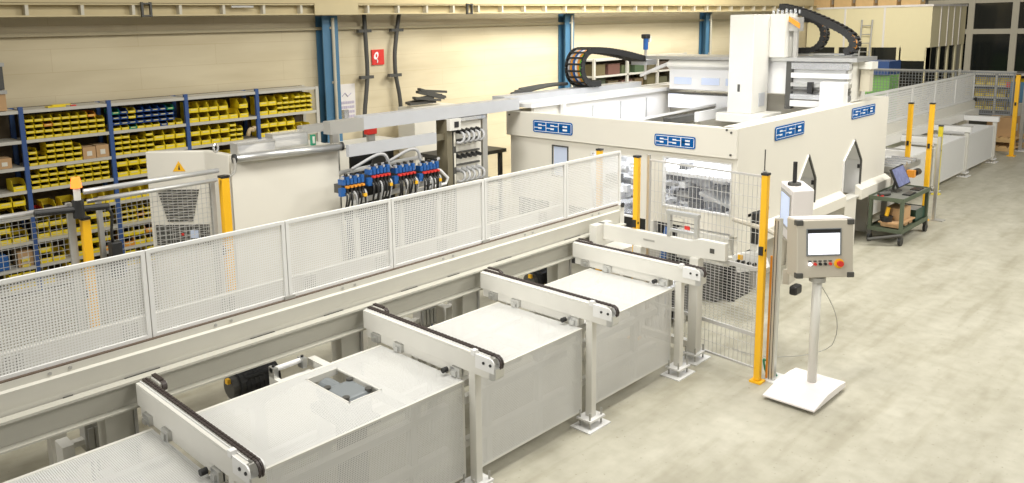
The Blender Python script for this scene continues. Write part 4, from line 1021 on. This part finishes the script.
# ------------------------------------------------------------------ conveyor line beyond the machine
light_curtain(16.0,4.75,2.05,'left yellow post of the pair behind the green cart', w=.075)
light_curtain(15.62,4.30,2.10,'right yellow post of the pair behind the green cart', w=.075)
light_curtain(18.1,4.8,1.42,'short lime yellow post in front of the far covers', mm=LIME, w=.075)
light_curtain(24.26,4.80,2.10,'yellow post at the far corner of the rear wire fence', w=.09)
t = thing('profile_post', (15.9,4.1,0), 'grey profile post with base plate beside the right yellow post', 'post')
M().box(15.70,15.75,4.15,4.20,.015,1.5).build('profile', ALU, t); M().box(15.68,15.86,4.02,4.20,0,.015).build('base_plate', GREY, t)
t = thing('profile_post', (25.4,4.9,0), 'grey profile post at the far right edge behind rear fence', 'post')
M().box(25.3,25.37,4.8,4.87,0,1.75).build('profile', ALU, t); M().box(25.2,25.5,4.7,5.0,0,.02).build('base_plate', WHITE2, t)
t = thing('perforated_fence', (19,5.75,1.3), 'far perforated guard fence running on behind the machine', 'fence')
for k in range(6):
    a = 14.6+k*1.62; b = a+1.62
    M().grid((a+.04,5.765,1.45),(1,0,0),(0,0,1),(0,-1,0),b-a-.08,.60,.05,.05,.03,.03,.002).build('perforated_sheet', PERF, t)
    f = M(); f.box(a,a+.045,5.75,5.78,1.40,2.10).box(b-.045,b,5.75,5.78,1.40,2.10).box(a+.045,b-.045,5.75,5.78,2.05,2.10).box(a+.045,b-.045,5.75,5.78,1.40,1.45); f.build('sheet_frame', PERF, t)
t = thing('guide_beam', (19,5.7,1.0), 'far beige guide beam below the far perforated fence', 'beam')
M().box(14.55,24.3,5.70,5.80,1.15,1.395).build('face', RAILW, t); M().box(14.55,24.3,5.60,5.70,.99,1.18).build('channel', WHITE, t)
M().cyl((24.25,5.66,1.42),(24.25,5.7,1.42),.05).build('knob', BLACK, t)
for x in (15.2,17.2,19.3,21.4,23.4): M().box(x-.1,x+.1,5.62,5.78,0,1.0).build('leg', WHITE, t)
FL = ['far white chain conveyor arm nearest the machine','second far white chain conveyor arm behind the machine','third far white chain conveyor arm behind the machine','furthest white chain conveyor arm at the line end']
FX = [16.3,18.4,20.6,23.0]
for k, bx in enumerate(FX):
    t = thing('chain_conveyor', (bx,4.95,0), FL[k], 'conveyor', 'chain conveyor arms behind the machine')
    M().box(bx-.07,bx+.07,4.86,5.6,1.0,1.12).build('beam', WHITE2, t, bevel=.01)
    M().box(bx-.0,bx+.05,4.84,5.6,1.12,1.14).build('chain', GREY, t)
    M().box(bx-.04,bx+.04,4.90,4.98,.09,1.0).build('post', WHITE, t); foot(t, bx, 4.94)
for k,(a,b) in enumerate(((14.75,16.2),(16.42,18.3),(18.52,20.5),(20.72,22.9))):
    t = thing('perforated_cover', ((a+b)/2,5.2,0), ['far white cover just behind the machine corner','second far white cover behind the short lime post','third far white cover in the line behind','furthest white cover near the rear wire fence'][k], 'guard cover', 'perforated covers behind the machine')
    z = .92
    M().grid((a,4.93,.14),(1,0,0),(0,0,1),(0,-1,0),b-a,.78,.03,.03,.021,.021,.002).build('side_sheet', PERF, t)
    M().box(a,b,4.925,5.56,z-.01,z).build('top_sheet', WHITE2, t)
    M().box(a,b,4.92,4.95,.13,.15).box(a,a+.03,4.92,4.95,.15,.91).box(b-.03,b,4.92,4.95,.15,.91).build('edge_frame', WHITE, t)
    M().box(a+.1,b-.1,5.2,5.3,.3,.5).build('inner_beam', GREY, t)
    M().box(a+.1,a+.2,5.2,5.3,0,.3).box(b-.2,b-.1,5.2,5.3,0,.3).build('inner_leg', GREY, t)
t = thing('roller_unit', (15.2,4.6,0), 'grey roller drive unit with round flywheel behind the cart monitor', 'roller unit')
M().box(14.75,15.9,4.5,4.9,.95,1.05).build('roller_bed', ALU, t)
for k in range(4): M().cyl((14.9+k*.25,4.5,1.07),(14.9+k*.25,4.9,1.07),.035).build('roller', STEEL, t)
M().cyl((15.25,4.48,.60),(15.25,4.53,.60),.14,24).build('flywheel', GREY, t); M().cyl((15.25,4.40,.90),(15.45,4.40,.90),.06).build('motor', BLACK, t)
M().box(15.1,15.2,4.36,4.48,.84,.96).build('gearbox', BINO, t)
for x in (14.8,15.8): M().box(x-.03,x+.03,4.65,4.75,0,.95).build('leg', GREY, t)

t = thing('wire_fence', (24.3,5.5,0), 'rear grey wire fence at the end of the conveyor line', 'fence')
DW = mat('dark_wire',(.25,.26,.27),.4,.3)
wire_panel(t, (24.3,4.9,0), (24.3,6.1,0), 1.05, 2.12, .05, .05, .013, DW, frame=.02)
M().box(24.27,24.33,6.08,6.14,0,2.2).build('fence_post', GREY, t)
wire_panel(t, (24.3,6.2,0), (24.3,9.2,0), .4, 2.12, .08, .08, .010, DW, frame=.02)
M().cyl((24.3,4.85,2.14),(24.3,9.3,2.14),.022).build('top_tube', GREY, t)
t = thing('rear_shelf_rack', (26.5,5.6,0), 'far shelf rack with yellow bins behind the rear wire fence', 'shelf')
for y in (4.9,5.75,6.6): M().box(26.5,26.56,y-.03,y+.03,0,2.0).build('upright', SHELFW, t)
for z in (.95,1.3,1.62,1.95): M().box(26.5,27.0,4.9,6.6,z-.04,z).build('shelf_board', SHELFW, t)
M().box(27.0,27.03,4.9,6.6,.2,2.0).build('back_sheet', DARK, t)
for i,z in enumerate((.952,1.302,1.622)):
    for j in range(6):
        o = bpy.data.objects.new('storage_bin', bin_mesh(.22,.30,.2,BINY)); COL.objects.link(o); o.rotation_euler.z = -math.pi/2
        o.location = (26.52,5.62+j*.155*1.0 if False else 5.08+j*.265,z)
        tag(o,'yellow bin, %s from right on the %s board of the far rack' % (ORD[j].replace('leftmost','first'), ('lowest','middle','highest')[i]),'bin','bins on the far rack')
t = thing('pallet', (25.6,5.4,0), 'wooden pallet with cartons beyond the rear wire fence', 'pallet')
for z in (.10,.34): 
    for y in (4.95,5.15,5.35,5.55,5.75): M().box(25.0,26.1,y-.08,y+.08,z,z+.03).build('deck_board', WOOD, t)
    for x in (25.05,25.55,26.05): M().box(x-.05,x+.05,4.9,5.8,z-.10,z).build('bearer', WOOD, t)
for y in (4.95,5.75): M().box(25.0,25.08,y-.06,y+.06,.13,.24).build('corner_block', WOOD, t)
carton(25.2,5.0,.372,.7,.6,.5,'brown carton on the wooden pallet behind the rear fence')
t = thing('blue_machine', (26,5.3,0), 'blue tool cabinet on the right behind the rear fence', 'cabinet')
M().box(26.14,26.46,4.85,5.35,1.2,1.75).build('cabinet_body', COLB, t, bevel=.03); M().box(26.15,26.42,4.95,5.25,0,1.2).build('pedestal', GREY, t); M().box(26.14,26.16,5.35,5.45,1.6,1.75).build('red_switch', RED, t)

# ------------------------------------------------------------------ office cabin and things before it
t = thing('office_cabin', (31,10.5,0), 'cream office cabin with dark windows in the far corner', 'office cabin')
OX, OY = 30.0, 8.47
M().box(OX,OX+3.9,OY+.0,12.55,2.55,3.97).build('upper_wall', CREAM, t)
m = M(); 
for y in (8.47,9.35,10.3,11.4,12.3): m.box(OX,OX+.1,y,y+.14,0,2.55)
m.box(OX,OX+.1,OY,12.55,0,.9).box(OX,OX+.1,8.6,9.4,2.1,2.55)
m.build('front_wall', CREAM, t)
M().box(OX+.05,OX+.07,8.6,12.4,.9,2.55).build('front_glass', GLASSD, t)
m = M()
for x in (30.0,31.0,32.0,32.9,33.7): m.box(x,x+.14,OY,OY+.1,0,2.55)
m.box(30,33.9,OY,OY+.1,0,.9); m.build('side_wall', CREAM, t)
M().box(30.05,33.9,OY+.04,OY+.06,.9,2.55).build('side_glass', GLASSD, t)
m = M()
for x in (30.9,31.7,32.4,33.1): m.box(x,x+.06,OY-.02,OY,2.55,3.97)
for y in (9.9,11.2): m.box(OX-.02,OX,y,y+.06,2.55,3.97)
m.box(OX-.03,OX+3.9,OY-.03,OY,3.90,3.97).box(OX-.03,OX,OY,12.55,3.90,3.97)
m.build('panel_joint', MATS['planner_paper'], t)
for k in range(5):
    carton(30.4+k*.02,OY+.5+k*.75,3.972,.5,.6,.4+.1*(k%2),'%s carton from right stored on the office cabin roof' % ['first','second','third','fourth','fifth'][k],'cartons on the cabin roof',WOOD)
t = thing('ladder', (29.5,10.3,0), 'thin steel ladder leaning at the cream office cabin', 'ladder')
for y in (10.28,10.62): M().cyl((29.55,y,0),(29.9,y,3.5),.03).build('stile', GREY, t)
for k in range(11): M().cyl((29.58+k*.031,10.28,.3+k*.3),(29.58+k*.031,10.62,.3+k*.3),.015).build('rung', GREY, t)
t = thing('signal_lamp', (15.9,6.9,0), 'green signal lamp on a thin post behind the machine', 'lamp')
M().cyl((19.0,7.45,0),(19.0,7.45,2.15),.04).build('post', DARK, t); M().cyl((19.0,7.45,2.15),(19.0,7.45,2.32),.06).build('green_lens', GLAMP, t)
M().cyl((19.0,7.45,2.32),(19.0,7.45,2.40),.055).build('orange_lens', BINO, t)
light_curtain(20.5,7.4,2.18,'yellow post behind the machine right of the green lamp', w=.11)
t = thing('tool_cabinet', (24,9,0), 'green and blue tool cabinet before the office cabin', 'cabinet')
M().box(25.5,26.3,8.2,9.7,0,1.9).build('cabinet_body', mat('light_green',(.25,.55,.15),.5), t); M().box(25.4,26.4,8.2,9.8,1.9,2.3).build('cabinet_top', UPR, t)

# ------------------------------------------------------------------ light
W = bpy.data.worlds.new('hall_ambient'); S.world = W; W.use_nodes = True
W.node_tree.nodes['Background'].inputs[0].default_value = (1,.975,.92,1); W.node_tree.nodes['Background'].inputs[1].default_value = .30
def area(name, loc, rot, sx, sy, power, col, spread=180):
    l = bpy.data.lights.new(name,'AREA'); l.spread = math.radians(spread); l.shape = 'RECTANGLE'; l.size = sx; l.size_y = sy; l.energy = power; l.color = col
    o = bpy.data.objects.new(name, l); COL.objects.link(o); o.location = loc; o.rotation_euler = [math.radians(a) for a in rot]; return o
WARM = (1,.975,.91)
area('hall_and_fill_light', (4.5,4.0,8), (0,0,0), 2.5, 2.5, 420, WARM)
area('hall_and_fill_light', (10.0,3.4,8), (0,0,0), 2.5, 2.5, 520, WARM)
area('hall_and_fill_light', (6.0,-3.5,7.6), (32,0,0), 3, 2.5, 240, WARM)  # fill light added in front to brighten the cover sides
area('hall_and_fill_light', (15.5,-2.0,7.6), (28,0,0), 3, 2.5, 820, WARM)  # unseen side light, added for the machine's right face
area('hall_and_fill_light', (14.5,8.0,7.6), (40,0,0), 4, 2.0, 370, WARM, 105)  # washer added to brighten the right part of the back wall
area('hall_and_fill_light', (21,8.5,7.6), (40,0,0), 4, 2.0, 320, WARM, 120)  # second added washer, for the far stretch of the back wall
spot = area('hall_and_fill_light', (-5,5.8,7.0), (0,0,0), 3, 3, 150, (1,.98,.93), 60)  # unseen narrow fill, added to brighten the machine front
spot.rotation_euler = (V3((9.2,6.6,1.8))-V3((-5,5.8,7.0))).to_track_quat('-Z','Y').to_euler()
spot = area('hall_and_fill_light', (22,7.5,7.5), (0,0,0), 2, 2, 90, WARM, 70)  # added spot that brightens the office cabin
spot.rotation_euler = (V3((30,10,3))-V3((22,7.5,7.5))).to_track_quat('-Z','Y').to_euler()
area('machine_lamp', (10.1,6.0,1.93), (0,0,0), .5, 2.4, 60, (.84,.89,1))
area('machine_lamp', (10.7,6.4,3.5), (0,0,0), 1.2, 2.0, 22, (.70,.78,1))
area('machine_lamp', (11.6,7.75,2.3), (0,0,0), 3.0, .25, 12, (.62,.70,1))
area('machine_lamp', (10.6,4.85,2.2), (0,0,0), 2.4, .2, 12, (.62,.70,1))
vs = S.view_settings; vs.view_transform = 'Standard'; vs.look = 'None'; vs.gamma = 1; vs.use_curve_mapping = False; vs.exposure = -0.06
